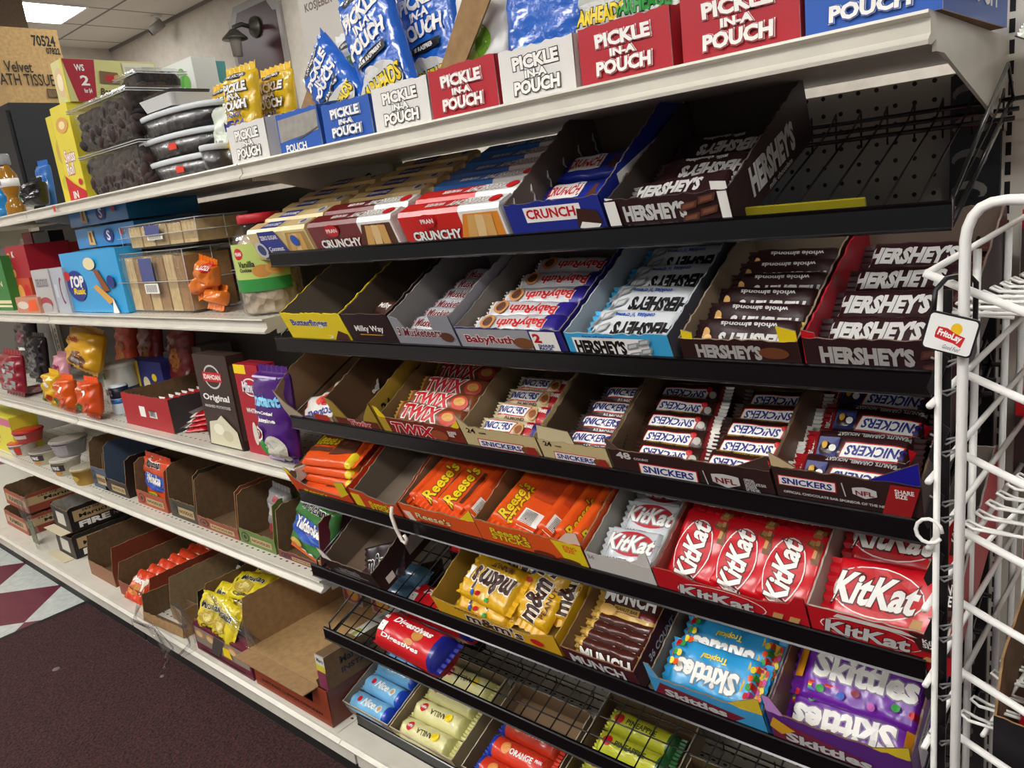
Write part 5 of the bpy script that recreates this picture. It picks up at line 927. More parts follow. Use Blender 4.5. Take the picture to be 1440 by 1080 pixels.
# ---- third shelf
def bag(label, S, u, v, y, W, H, tk, hexc, dec=(), lean=.15, tilt=0, rz=0, dz=0, group=None, seed=1, name='noodle_pack', cat='noodle pack', wr=.004, foil='wrap'):
    p = hit(u, v, 1, y); return pouch(label, M(hexc, .28, foil), W, H, tk, (p.x, y, S+.002+dz), (-lean, tilt, rz), upd(W, H, dec), group, name=name, cat=cat, seed=seed, wr=wr)
bag('large dark red bag with grey nutrition panel at the left of the third shelf', S3, 28, 545, -.36, .2, .17, .05, '#8a1426', [('r', .66, .42, .5, .7, P_('#8f8c88')), ('r', .66, .68, .4, .03, BK), ('r', .66, .6, .4, .02, BK), ('e', .14, .84, .2, .1, WH)], seed=41, name='food_bag', cat='food bag')
bag('dark bag with grey panel behind the dark red bag', S3, 66, 535, -.22, .14, .2, .05, '#2a2026', [('r', .5, .45, .6, .5, P_('#6a6866'))], seed=42, name='food_bag', cat='food bag')
bag('black and pink bag high at the back of the third shelf', S3, 50, 520, -.12, .2, .25, .05, '#1d1216', [('e', .5, .6, .5, .2, P_('#8a4a5a')), ('r', .5, .4, .4, .05, WH)], seed=43, name='food_bag', cat='food bag')
bag('pink noodle pack standing behind the yellow one', S3, 97, 545, -.26, .09, .15, .04, '#d89aa8', [('t', 'MA', .5, .6, .7, .18, P_('#8a1a3a'))], seed=44)
p = hit(48, 548, 2, S3+.01); pack_o, e = pillow(.11, .09, .022, M('#cfa6a8', .25, 'foil'), None, [('e', .5, .5, .5, .5, P_('#b03a4a')), ('e', .3, .6, .2, .3, P_('#d8a838'))], wr=.003, seed=45); o = obj('noodle_pack', pack_o, None, (p.x, p.y, S3+.001), (0, 0, .3)); [obj('end_seal', q, o) for q in e]; tag(o, 'pink and white pack lying flat at the shelf edge', 'noodle pack')
nood = [('e', .3, .28, .5, .24, P_('#3a6a2a')), ('p', [(.3, .1), (.8, .12), (.6, .5), (.4, .5)], P_('#d8a84a')), ('r', .3, .16, .16, .12, P_('#8a94a8')), ('e', .7, .62, .16, .16, WH), ('t', 'Noodles', .42, .74, .5, .07, P_('#f0c8a0')), ('e', .8, .3, .2, .2, P_('#b83a1a'))]
bag('yellow noodle pack at the left of the two orange ones', S3, 88, 570, -.375, .09, .125, .05, '#d8a81a', nood, seed=46, group='upright noodle packs', tilt=.04)
bag('orange noodle pack, left one of the two', S3, 107, 577, -.385, .105, .12, .05, '#dc5a14', nood, seed=47, group='upright noodle packs')
bag('orange noodle pack, right one next to the canister', S3, 141, 581, -.385, .11, .125, .055, '#d84e14', nood, seed=48, group='upright noodle packs')
bag('yellow cookie bag leaning on top of the noodle packs', S3, 136, 540, -.31, .19, .15, .07, '#d09a16', [('e', .6, .26, .56, .4, P_('#5a2c18')), ('e', .58, .24, .3, .16, P_('#8a8a8a')), ('t', 'Cookies', .4, .68, .4, .12, P_('#a83a1a'), None, .2)], seed=49, dz=.11, tilt=.14, name='cookie_bag', cat='cookie bag', lean=.3)
for j, (u, hx) in enumerate(((188, '#c0421c'), (220, '#8a2a24'), (262, '#7a2622'))): bag(f'red orange food bag at the back of the third shelf, {["left", "middle", "right"][j]} one', S3, u, 520, -.1-.02*j, .13, .25, .05, hx, [('e', .5, .5, .5, .3, P_('#a86a2a'))], seed=50+j, name='food_bag', cat='food bag', group='red bags at the back')
# canisters and boxes
pl = hit(149, 555, 1, -.28)
r = thing('nut_canister', 'silver canister with blue band behind the orange noodle packs', 'canister', (pl.x+.05, -.24, S3)); g = G(); g.lathe([(.05, 0), (.052, .004), (.052, .12), (.05, .124)], P_('#c2c2b6'), 26); obj('can', g, r)
g = G(); g.lathe([(.0525, .03), (.0525, .05)], P_('#1c2a4a'), 26); g.box(.0, .012, -.0535, -.0525, .085, .105, GRN); obj('paper_label', g, r); g = G(); g.lathe([(.053, .118), (.054, .12), (.054, .13), (.05, .131)], P_('#d8d8cc'), 26); obj('lid', g, r)
pl = hit(163, 575, 1, -.345); r = thing('nut_can', 'small navy and white can beside the red sachet box', 'can', (pl.x+.002, -.325, S3)); g = G(); g.lathe([(.026, 0), (.028, .003), (.028, .085), (.026, .088)], P_('#d8e0e6'), 22); obj('can', g, r)
g = G(); g.lathe([(.0284, .05), (.0284, .084)], P_('#141c34'), 22); g.lathe([(.0284, .034), (.0284, .048)], P_('#2a7ac0'), 22); Face(g, (-.02, -.0288, .05), (1, 0, 0), (0, 0, 1), .044, .034).put([('t', 'NUTS', .5, .55, .8, .5, WH)]); obj('paper_label', g, r)
pb2('blue box with yellow popcorn picture behind the red sachet box', S3, (190, 560), (236, 560), (180, 506), -.2, .1, '#24307e', [('p', [(0, 0), (.3, 0), (.34, 1), (0, 1)], P_('#d8b83a')), ('e', .5, .4, .2, .4, CREAM), ('e', .75, .6, .14, .2, YEL)], name='snack_box', cat='snack box')
pb2('dark grey box at the back beside the blue box', S3, (240, 545), (268, 543), (232, 496), -.14, .1, '#55534e', name='snack_box', cat='snack box'); pb2('grey box at the back left of the potato box', S3, (270, 540), (292, 538), (264, 488), -.14, .1, '#6a6864', [('r', .5, .6, .6, .3, P_('#5a5854'))], name='snack_box', cat='snack box')
# red carton of sachets
x0, x1, y, h = spot(S3, (180, 597), (246, 611), (167, 551), y=-.385); RS = P_('#a81420'); W = x1-x0
carton('red carton of red sachets in the middle of the third shelf', (x0, y, S3+.0005), (0, 0, 0), W, .24, h, [(0, h), (.24, h)], h, RS, KDARK, front=[('r', .42, .5, .12, .32, WH), ('r', .64, .46, .16, .2, WH)]+[('r', .57+.018*i, .5, .008, .2, BK) for i in range(8)], side_out=P_('#3a3638'), right=[('p', [(.05, .1), (.3, .3), (.2, .5), (.5, .6), (.4, .9), (.9, .95), (.95, .3)], P_('#8a8886'))], group=None)
KINDS['sachet'] = lambda: pillow(.085, .055, .012, M('#b8141e', .28, 'foil'), lambda x, y: WH if x < .12 else None, [('r', .5, .5, .5, .2, P_('#8a0f18'))], seed=60)
for j in range(9): pack('sachet', f'red sachet in the red carton, {NTH[j] if j < 6 else ["sixth", "seventh", "eighth", "last"][j-6]+" towards the back"}' if j != 6 else 'red sachet in the red carton, far back but three', 'sachet', (x0+W*.5, y+.03+.022*j, S3+.006), (S(58), 0, random.uniform(-.06, .06)), 'red sachets in the carton', scale=(W*.8/.085, 2.1, 1.6))
for j in range(4): pack('sachet', f'red sachet spilled right of the red carton, {["bottom", "second", "third", "top"][j]} one', 'sachet', (x0+W+.042, y+.055+.01*j, S3+.001+.012*j), (0, S(-4), .5+.1*j), 'red sachets spilled beside the carton')
# potato box, rice box, rice bag
x0, x1, y, h = spot(S3, (295, 616), (342, 627), (270.6, 498), y=-.39)
pbox('dark brown potato flake box with white potatoes pictured', (x0, y, S3+.0004), x1-x0, .045, h*1.0, P_('#38271f'), front=[('e', .5, .77, .5, .26, SIL), ('e', .5, .77, .44, .22, P_('#38271f')), ('r', .5, .77, .56, .1, RED), ('t', 'IDAHOAN', .5, .77, .5, .055, WH), ('t', 'Original', .5, .54, .78, .09, WH), ('t', 'MASHED POTATOES', .5, .45, .76, .03, SIL), ('p', [(.05, .02), (.98, .02), (.94, .2), (.7, .3), (.55, .36), (.4, .3), (.15, .27)], P_('#d8d2b4')), ('e', .4, .2, .3, .12, P_('#efead2')), ('e', .65, .14, .3, .12, P_('#c9c29e'))], right=[('r', .5, .5, .8, .8, P_('#5a4a40'))], name='potato_box', cat='potato box', rz=0)
x0, x1, y2, h = spot(S3, (351, 629), (380, 637), (325.6, 512), y=-.385)
pbox('red instant rice box between the potato box and the purple bag', (x0, y2, S3+.0004), .1, .045, h, P_('#a8142a'), front=[('p', [(0, .9), (.5, .9), (.5, 1), (0, 1)], YEL), ('e', .6, .76, .7, .2, WH), ('e', .6, .76, .64, .17, P_('#b8182e')), ('t', 'Minute', .6, .76, .7, .12, WH, NAVY, .1, .03), ('t', 'WHITE RICE', .6, .5, .7, .05, WH), ('e', .45, .24, .2, .26, P_('#d8cfc0')), ('e', .8, .26, .14, .2, P_('#d8cfc0'))], top=[('r', .5, .5, .8, .8, P_('#8a1a2a'))], name='rice_box', cat='rice box')
p = hit(382, 640, 1, -.39); pouch('purple bag of jasmine rice at the right end of the third shelf', W_('#4a1a72'), .118, .214, .05, (p.x+.058, -.375, S3+.002), (-.06, 0, 0), upd(.118, .214, [('t', 'Instant', .5, .67, .84, .13, P_('#8ad0f0'), NAVY, 0, .05), ('t', 'Jasmine', .48, .46, .6, .06, WH), ('t', 'Pre-Cooked', .46, .54, .56, .035, WH), ('r', .5, .9, .8, .02, P_('#b9a8cc')), ('e', .2, .31, .28, .17, WH), ('e', .2, .31, .2, .11, P_('#8a1a3a')), ('t', '7', .2, .31, .08, .07, WH), ('e', .34, .15, .26, .22, GRN), ('e', .68, .17, .56, .3, P_('#c9c4b6')), ('r', .3, .04, .5, .06, P_('#b9a8cc'))]), name='rice_bag', cat='rice bag', seed=61)
p = hit(400, 632, 2, S3); g = G(); g.box(-.04, .04, -.014, .014, 0, .003, P_('#9a86b4')); Face(g, (-.04, -.014, .003), (1, 0, 0), (0, 1, 0), .08, .028).put([('t', 'RICE', .5, .5, .6, .6, PURP)]); tag(obj('price_card', g, None, (p.x-.01, p.y, S3+.0005), (0, 0, 0)), 'small purple card lying on the shelf under the purple bag', 'card')

# ---- fourth shelf: bowls and brown cartons
pb2('yellow and pink price-marked box at the left picture edge of the fourth shelf', S4, (-25, 628), (20, 620), (2, 586), -.37, .1, '#d8cf3a', [('t', '4', .5, .45, .3, .5, P_('#a81a4a')), ('r', .5, .85, 1, .2, P_('#c86a8a'))], name='snack_box', cat='snack box')
def bowl(label, u, v, y, dz, R_, H, hexc, lidc, dec, group='noodle bowls'):
    p = hit(u, v, 1, y); r = thing('noodle_bowl', label, 'noodle bowl', (p.x, y, S4+dz), (0, 0, 0), group)
    g = G(); g.lathe([(R_*.74, 0), (R_*.76, .002), (R_*.97, H-.004), (R_*1.03, H-.003), (R_*1.04, H), (R_*.98, H+.001)], M(hexc, .4), 28)
    class BF(Face):
        def pt(s, x, y):
            a = -PI*.5+(x-s.fw/2)/R_; rr = (R_*.755+(R_*.215)*(y+H*.08)/(H-.004))+.0008+s.e*s.k; return Vector((rr*math.cos(a), rr*math.sin(a), y+H*.08))
    BF(g, (0, 0, 0), (1, 0, 0), (0, 0, 1), R_*2.4, H*.84, lambda x, y: 0, .0008).put(dec); obj('bowl', g, r)
    g = G(); g.lathe([(R_*1.0, H+.001), (R_*1.03, H+.002), (R_*1.0, H+.005), (R_*.9, H+.006)], M(lidc, .3, 'wrap'), 28); obj('lid', g, r)
FIRE = lambda: [('r', .5, .6, .9, .5, P_('#3a3034')), ('t', 'FIRE', .66, .62, .26, .3, WH, None, 0, .04), ('r', .36, .5, .16, .6, P_('#b5b5a8')), ('e', .7, .2, .3, .3, P_('#c98a3a'))]
bowl('orange and white noodle bowl, lower one at the left of the fourth shelf', 36, 640, -.345, 0, .052, .05, '#c9c2b6', '#c03a1e', [('r', .3, .5, .3, .9, ORG), ('r', .62, .5, .2, .5, P_('#d8d4cc')), ('r', .85, .5, .2, .8, P_('#b8381e'))])
bowl('red clear-lidded noodle bowl, upper one at the left of the fourth shelf', 41, 612, -.33, .058, .055, .045, '#a82418', '#b5121c', [('r', .5, .65, .9, .4, P_('#c9b8ae'))])
bowl('dark noodle bowl with white lettering, left one', 66, 645, -.345, 0, .052, .052, '#b9b39c', '#6a645c', FIRE())
bowl('dark noodle bowl with white lettering, right one below the silver bowl', 96, 662, -.36, 0, .05, .055, '#b9b39c', '#b9b4aa', FIRE())
bowl('upturned silver bowl resting on the dark noodle bowl', 100, 634, -.33, .062, .062, .055, '#8a8484', '#8f877c', [('r', .5, .5, .9, .8, P_('#9a9498')), ('r', .4, .72, .3, .05, BK), ('r', .4, .5, .4, .04, BK)])
bowl('yellow noodle bowl beside the brown cartons', 121, 665, -.37, 0, .045, .055, '#b08a3a', '#a8a08a', [('e', .5, .5, .5, .5, P_('#c9a83a')), ('e', .3, .3, .2, .3, P_('#6a5a2a'))])
YK = lambda m1: upd(.1, .15, [('p', [(0, .7), (1, .7), (1, 1), (0, 1)], m1), ('t', 'Maruchan', .5, .84, .8, .1, BK, WH, 0, .03), ('e', .5, .46, 1, .36, P_('#2a54b0')), ('t', 'Yakisoba', .5, .53, .9, .14, WH, NAVY, 0, .05), ('p', [(0, 0), (1, 0), (1, .34), (.5, .4), (0, .34)], P_('#c9a24a')), ('e', .4, .16, .4, .18, P_('#b8c03a')), ('e', .75, .14, .2, .14, P_('#d8562a'))])
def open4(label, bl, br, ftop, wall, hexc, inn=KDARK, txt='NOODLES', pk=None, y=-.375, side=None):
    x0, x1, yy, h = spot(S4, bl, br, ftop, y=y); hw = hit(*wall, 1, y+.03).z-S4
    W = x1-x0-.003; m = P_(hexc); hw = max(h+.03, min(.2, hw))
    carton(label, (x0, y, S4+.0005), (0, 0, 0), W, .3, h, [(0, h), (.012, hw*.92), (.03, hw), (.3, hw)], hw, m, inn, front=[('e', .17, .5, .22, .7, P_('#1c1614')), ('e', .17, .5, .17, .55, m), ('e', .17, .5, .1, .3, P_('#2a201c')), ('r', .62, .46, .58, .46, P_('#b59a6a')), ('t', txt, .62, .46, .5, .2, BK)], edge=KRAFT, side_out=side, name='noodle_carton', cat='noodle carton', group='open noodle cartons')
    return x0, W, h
open4('brown carton with blue front at the left of the carton row', (133, 680), (155, 690), (127, 655), (121, 612), '#46566a')
open4('empty brown carton with dark brown front, second from the left in the carton row', (150, 690), (184, 708), (145, 671), (136, 628), '#2a1f1a', side=P_('#1c1512'))
xa, Wa, ha = open4('brown carton with red front holding an upright noodle packet', (195, 705), (238, 724), (193, 689), (182, 640), '#a8482c')
open4('brown carton with black olive front, empty', (241, 719), (280, 737), (236, 700), (231, 648), '#39352a')
open4('brown carton with red brown front, empty', (281, 743), (339, 765), (278, 725), (270, 664), '#8a4530')
xf, Wf, hf_ = open4('brown carton with green front, nearly empty', (340, 765), (391, 784), (337, 743), (327, 684), '#5f7a3a')
xg, Wg, hg = open4('brown carton with maroon front holding a noodle packet', (395, 792), (457, 818), (390, 772), (382, 705), '#6a2434')
pouch('red and blue noodle packet upright in the red-fronted carton', W_('#cf4a1e'), Wa*.84, .15, .03, (xa+Wa/2, -.33, S4+.004), (-.08, .02, 0), YK(P_('#cf3a1e')), name='noodle_packet', cat='noodle packet', seed=70)
pouch('clear packet of red noodles in the green-fronted carton', M('#8d8a88', .2, 'foil'), .08, .15, .04, (xf+Wf-.045, -.31, S4+.004), (-.1, .1, 0), upd(.08, .15, [('e', .4, .2, .6, .3, P_('#8a2a2a')), ('e', .6, .8, .3, .1, P_('#a83a4a')), ('r', .4, .6, .3, .2, P_('#b5b1ad'))]), name='noodle_packet', cat='noodle packet', seed=71)
pouch('green noodle packet with blue logo in the maroon-fronted carton', W_('#3f7a3a'), Wg*.8, .15, .04, (xg+Wg*.52, -.335, S4+.004), (-.3, .25, 0), YK(P_('#3f8a3a'))[:-3]+upd(.1, .15, [('p', [(0, 0), (1, 0), (1, .36), (.5, .42), (0, .36)], P_('#d8602a')), ('e', .5, .1, .2, .1, WH), ('e', .72, .1, .2, .12, WH), ('e', .3, .2, .3, .12, P_('#c9a24a'))]), name='noodle_packet', cat='noodle packet', seed=72)
p = hit(430, 690, 1, -.2); pbox('white card box standing in shadow behind the maroon-fronted carton', (p.x-.06, -.06, S4), .09, .05, .16, P_('#8f8d8a'), name='snack_box', cat='snack box')

# ---- base deck
def maru(txt): return [('r', .45, .7, .9, .5, P_('#b59a72')), ('t', 'Maruchan', .45, .66, .5, .2, BK), ('t', '24/3 OZ', .25, .88, .24, .1, BK)]
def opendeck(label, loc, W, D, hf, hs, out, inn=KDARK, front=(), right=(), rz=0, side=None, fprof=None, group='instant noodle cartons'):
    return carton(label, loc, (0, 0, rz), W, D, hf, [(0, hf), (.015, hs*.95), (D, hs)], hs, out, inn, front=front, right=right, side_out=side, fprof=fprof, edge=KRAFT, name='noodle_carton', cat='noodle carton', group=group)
def deckx(u, v, y=-.40): return hit(u, v, 1, y).x
# far left: red cartons in clear film
xa = hit(32, 719, 1, -.38)
for j in range(2):
    opendeck(['red and tan noodle carton at the far left, lower one of two', 'red and tan noodle carton at the far left, upper one of two'][j], (xa.x-.28, -.38+.02*j, B0+.001+.092*j), .28, .34, .07, .085, P_('#9a3a24'), front=[('r', .5, .5, .9, .5, P_('#b59a72')), ('t', 'RAMEN', .5, .5, .6, .3, BK)], right=maru('')+[('t', 'Beef', .4, .2, .3, .2, BK)], side=P_('#8a3a26'))
pbox('brown carton in shadow behind the far left red cartons', (xa.x-.3, -.10+.0, B0+.186), .28, .085, .1, KDARK, name='carton_box')
# black fire noodle cartons
BKC = P_('#1a1718')
pn = hit(86, 796, 2, B0)
for j in range(2):
    x1 = pn.x+.0; W = .17
    opendeck(['black noodle carton with large white lettering, lower one of the stack', 'black noodle carton with large white lettering, upper one of the stack'][j], (x1-W-.01*j, -.37+.012*j, B0+.001+.104*j), W, .34, .085, .1, BKC, GREYB, front=[('r', .5, .5, .5, .6, P_('#c9c3b6'))], right=[('r', .33, .68, .56, .5, P_('#b59a72')), ('t', 'Maruchan', .33, .64, .44, .18, BK), ('t', '24/3 OZ', .25, .86, .2, .1, BK), ('t', 'FIRE', .26, .24, .34, .28, WH, None, 0, .05), ('t', 'NOODLE', .6, .24, .26, .16, GREY), ('r', .78, .7, .3, .4, GREY)], side=BKC)
    g = G(); g.box(x1-W-.02, x1-.012, -.41+.012*j, -.372+.012*j, B0+.001+.104*j, B0+.003+.104*j, P_('#cfc3a4')); tag(obj('cardboard_flap', g), ['pale cardboard flap sticking out under the lower black carton', 'pale cardboard flap sticking out under the upper black carton'][j], 'cardboard flap')
KINDS['ramen'] = lambda: pillow(.13, .09, .025, W_('#d8401c'), lambda x, y: W_('#d8a83a') if x < .1 else None, [('t', 'Maruchan', .5, .64, .6, .2, WH, RED, 0, .04), ('e', .5, .34, .5, .36, P_('#c9792a')), ('r', .8, .5, .1, .5, P_('#e8d8c0'))], seed=80, wr=.003)
KINDS['ramenyel'] = lambda: pillow(.14, .1, .026, W_('#d8c420'), lambda x, y: None, [('t', 'Maruchan', .5, .66, .6, .2, BK, WH, 0, .03), ('e', .45, .34, .5, .4, P_('#b59a3a')), ('e', .45, .34, .3, .22, P_('#d8c87a')), ('t', 'Chicken', .5, .1, .4, .1, BK)], seed=81, wr=.003)
KINDS['ramenblk'] = lambda: pillow(.14, .1, .028, W_('#1d1a1c'), None, [('t', 'FIRE NOODLE', .5, .6, .7, .2, WH, None, 0, .04), ('e', .5, .86, .3, .2, P_('#a83a4a')), ('e', .5, .26, .7, .4, P_('#b8562a'))], seed=82, wr=.003)
# empty brown carton, then the red carton of orange packs
a = hit(123, 784, 1, -.39).x; b = hit(160, 810, 1, -.39).x
opendeck('empty brown carton between the black cartons and the orange packs', (a, -.39, B0+.001), b-a-.004, .34, .055, .15, P_('#8a5a3a'), KDARK, side=P_('#7a3a26'))
a = hit(164, 808, 1, -.40).x; b = hit(209, 837, 1, -.40).x; W = b-a
opendeck('red noodle carton full of orange packs on the base deck', (a, -.40, B0+.001), W, .34, .05, .115, P_('#8a3424'), KDARK, right=[('r', .3, .7, .5, .5, P_('#b59a72')), ('t', 'Maruchan', .3, .66, .4, .16, BK), ('t', '24/3 OZ', .25, .86, .2, .1, BK), ('t', 'Ramen', .28, .24, .36, .26, BK, None, 0, .04)], side=P_('#8a3a26'))
for j in range(8): pack('ramen', f'orange noodle pack in the red carton, {(NTH+["second from the back", "at the very back"])[j]}', 'noodle pack', (a+W*.5, -.365+.036*j, B0+.035+.003*j), (S(40), 0, random.uniform(-.05, .05)), 'orange packs in the red carton', scale=(min(1, W/.135), 1.15, 1.15))
# pale open carton with a black pack
a2 = hit(236, 838, 1, -.385).x; b2 = hit(276, 858, 1, -.385).x
opendeck('pale brown open carton with one black noodle pack in it', (a2, -.385, B0+.001), b2-a2, .34, .045, .14, P_('#9a7a52'), M('#8f7a58', .85, 'card'), side=P_('#1d1a18'))
pack('ramenblk', 'black noodle pack with white lettering at the back of the pale open carton', 'noodle pack', ((a2+b2)/2, -.16, B0+.06), (S(42), 0, .1))
# torn little carton in clear film
a3 = hit(214, 880, 1, -.425).x; b3 = hit(278, 925, 1, -.425).x
carton('small torn brown carton hanging over the base edge in clear film', (a3, -.445, B0+.004), (S(-8), 0, S(4)), (b3-a3)*.8, .1, .03, [(0, .085), (.1, .09)], .05, KRAFT, KDARK, edge=KRAFT, name='torn_carton', cat='torn carton')
def film(label, pts, seed, s=.05):
    rnd = random.Random(seed); g = G(); n = len(pts); vs = []; fs = []
    for k in range(n+1-1):
        p = Vector(pts[k])
        for j in range(7): t = (j/6-.5); vs.append(p+V(t*s*2+rnd.uniform(-.006, .006), rnd.uniform(-.014, .014), t*s*.6+rnd.uniform(-.012, .012)))
    for k in range(n-1):
        for j in range(6): a = k*7+j; fs.append((a, a+1, a+8, a+7))
    g.add(vs, fs, CLEAR, True); return tag(obj('plastic_film', g), label, 'plastic film')
def pts_px(l, y): return [hit(u, v, 1, y+dy) for u, v, dy in l]
film('torn clear plastic film drooping over the base edge above the mat', pts_px([(195, 850, 0), (190, 870, -.01), (215, 885, -.015), (235, 915, -.02), (232, 940, -.02)], -.46), 1, .025)
film('torn clear plastic film around the small torn carton', pts_px([(240, 850, 0), (262, 880, -.01), (270, 910, -.01), (255, 925, -.01)], -.455), 2, .03)
film('clear plastic film stretched over the yellow noodle packs carton', pts_px([(290, 838, 0), (310, 862, -.01), (335, 885, -.01), (358, 905, -.01)], -.44), 3, .03)
film('crumpled clear plastic wrap at the far left of the base deck', pts_px([(30, 700, 0), (40, 730, -.01), (52, 755, -.01), (62, 778, -.01)], -.40), 4, .05)
g = G(); p = hit(54, 775, 1, -.40); g.prism([(0, 0), (.06, 0), (.05, .1), (-.01, .1)], (p.x-.05, -.395, B0+.001), (1, 0, 0), (0, 0, 1), (0, -1, 0), .003, P_('#5a6a44')); tag(obj('green_card', g), 'green card wrapped in film left of the black cartons', 'card')
# maroon chicken noodle carton with open yellow carton on top
a4 = hit(283, 930, 1, -.43).x; b4 = hit(361, 975, 1, -.43).x; W4 = b4-a4; h4 = hit(276, 879, 1, -.43).z-B0
pbox('maroon noodle carton with printed soup bowls under the yellow packs', (a4, -.43, B0+.001), W4, .34, h4, P_('#6a2436'), front=[('r', .5, .62, .96, .6, P_('#8f8474'))]+[('e', .12+.2*i, .7, .17, .3, P_('#c98a5a')) for i in range(5)]+[('e', .12+.2*i, .7, .12, .2, P_('#e0c08a')) for i in range(5)]+[('p', [(.3, .2), (.45, .2), (.6, .9), (.42, .95)], P_('#4a4440')), ('p', [(.55, .4), (.7, .4), (.66, .75), (.56, .7)], YEL), ('r', .5, .16, .8, .05, BK)], right=[('r', .5, .7, .9, .4, P_('#a8886a'))], name='noodle_carton', cat='noodle carton', group='instant noodle cartons')
opendeck('open carton of yellow noodle packs standing on the maroon carton', (a4+.01, -.39, B0+.002+h4), W4*.86, .32, .03, .10, P_('#8f8a84'), KDARK, right=[('t', '24/3 OZ', .6, .5, .4, .4, BK)], side=KRAFT)
for j, (dx, y, z, ax, az) in enumerate(((-.05, -.385, .035, 62, .1), (.012, -.39, .03, 60, -.1), (-.05, -.345, .045, 45, .1), (.02, -.34, .045, 42, -.05), (-.045, -.29, .055, 30, .1), (.03, -.285, .055, 28, 0), (-.04, -.22, .06, 20, .1), (.03, -.2, .06, 22, -.1), (.0, -.30, .085, 16, .2))):
    pack('ramenyel', f'yellow noodle pack in the open carton, {["front left", "front right", "second left", "second right", "third left", "third right", "back left", "back right", "topmost, lying across the others"][j]}', 'noodle pack', (a4+.01+W4*.43+dx*W4/.24, y, B0+.002+h4+z*.9), (S(ax), 0, az), 'yellow noodle packs', scale=(min(1, W4/.26),)*3)
# red carton with window and big open carton on it
a5 = hit(366, 980, 1, -.43).x; b5 = hit(473, 1027, 1, -.43).x-.012; W5 = b5-a5; h5 = hit(455, 972, 1, -.43).z-B0
carton('rust red carton with a large window cut in its front, under the open brown box', (a5, -.43, B0+.001), (0, 0, 0), W5, .34, h5, [(0, h5), (.34, h5)], h5, P_('#8a3a22'), KDARK, front=[('t', 'INSTANT LUNCH CHICKEN', .5, .25, .8, .09, BK)], fprof=[(W5, h5), (W5*.82, h5), (W5*.8, h5*.45), (W5*.14, h5*.5), (W5*.1, h5), (0, h5)], cut=.0005, side_out=P_('#6a3a2c'), edge=P_('#8a3a22'), name='noodle_carton', cat='noodle carton', group='instant noodle cartons')
g = G(); g.tube([(a5+W5*.25, -.3, B0+.012), (a5+W5*.5, -.36, B0+.012)], .008, P_('#a8a49c'), 10); tag(obj('cardboard_tube', g), 'pale tube lying inside the windowed red carton', 'tube')
zt = B0+.002+h5; hw = hit(356, 865, 1, -.40).z-zt
r5 = carton('big empty brown cardboard box lying open towards the aisle', (a5-.01, -.43, zt), (0, 0, 0), W5-.022, .34, .004, [(0, .075), (.012, .14), (.34, .15)], .15, KRAFT, M('#a07e54', .85, 'card'), edge=KRAFT, floor=M('#a88658', .85, 'card'), name='open_box', cat='open box', rprof=[(0, .02), (.11, .03), (.12, .05), (.34, .08)], side_out=P_('#7a5a40'))
g = G(); g.box(0, W5-.024, -.04, .0, -.0012, .0012, KRAFT); obj('front_flap', g, r5)
for j, (u, v, hexc) in enumerate(((470, 866, '#8a3a44'), (505, 868, '#7a2f3c'))):
    p = hit(u, v, 1, -.2); pbox(f'maroon printed noodle box in shadow under the fifth tray, {["left", "right"][j]} one', (p.x-.03+.01*j, -.14, zt+.001), .085, .08, .12, P_('#9a8a80'), front=[('r', .5, .5, .86, .86, P_(hexc)), ('t', 'RAMEN', .5, .78, .7, .14, P_('#c9b8a8')), ('e', .55, .3, .6, .36, P_('#b8863a'))], name='noodle_box', cat='noodle box', group='maroon noodle boxes')
xw = a5+W5+.003
pbox('narrow carton with white top and yellow green print right of the open brown box', (xw-.03, -.425, zt+.002), .034, .27, .085, KDARK, front=[('r', .5, .8, 1, .4, P_('#c9c8c0')), ('t', 'Maru', .5, .86, .7, .12, BK), ('r', .5, .62, 1, .2, P_('#c9b83a')), ('r', .5, .25, 1, .5, P_('#7a2f4c'))], right=[('t', 'Maruchan', .35, .66, .4, .22, BK), ('t', 'INSTANT', .35, .36, .4, .16, BK)], top=[('r', .5, .5, 1, 1, P_('#c9c8c0')), ('r', .4, .4, .4, .14, P_('#8f9a3a')), ('r', .6, .7, .5, .06, GREY)], name='noodle_carton', cat='noodle carton', group='instant noodle cartons')

# ---- white wire rack at the right, hung against the end of the shelving
rk = thing('wire_rack', 'white wire display rack at the right edge, in front of the end of the trays', 'wire rack', (1.25, -.5, 0))
def loc_(p): return (p[0]-1.25, p[1]+.5, p[2])
def wire(name, pts, r, m=WHITEW, n=8):
    g = G(); g.tube([loc_(p) for p in pts], r, m, n); return obj(name, g, rk)
RY = -.52
def A(u, v, y=RY): return hit(u, v, 1, y)
t0 = A(1362, 330, -.545); b0 = A(1340, 1000, -.545); dz = (b0-t0)/(b0.z-t0.z)
def pole(u1, v1, u2, v2, y, ztop, r, name='post'):
    a, b = A(u1, v1, y), A(u2, v2, y); s = (b.x-a.x)/(b.z-a.z); x = (a.x+b.x)/2
    return wire(name, [(x, y, .007), (x, y, ztop)], r), x
x = (A(1362, 330, -.545).x+A(1342, 920, -.545).x)/2
zt_ = A(1362, 285, -.545).z
wire('front_hoop', [(x, -.545, .007), (x, -.545, zt_-.03), (x+.0015, -.545, zt_-.02), (x+.005, -.545, zt_-.011), (x+.0105, -.545, zt_-.0045), (x+.018, -.545, zt_-.001), (x+.028, -.545, zt_), (x+.3, -.545, zt_-.018)], .0043, n=10)
_, xl = pole(1323, 420, 1313, 900, -.515, A(1323, 395, -.515).z, .003)
pole(1379, 400, 1357, 900, -.33, A(1381, 350, -.33).z, .004); pole(1424, 330, 1399, 780, -.2, A(1424, 320, -.2).z, .004)
pole(1440, 330, 1425, 780, -.12, 1.25, .004)
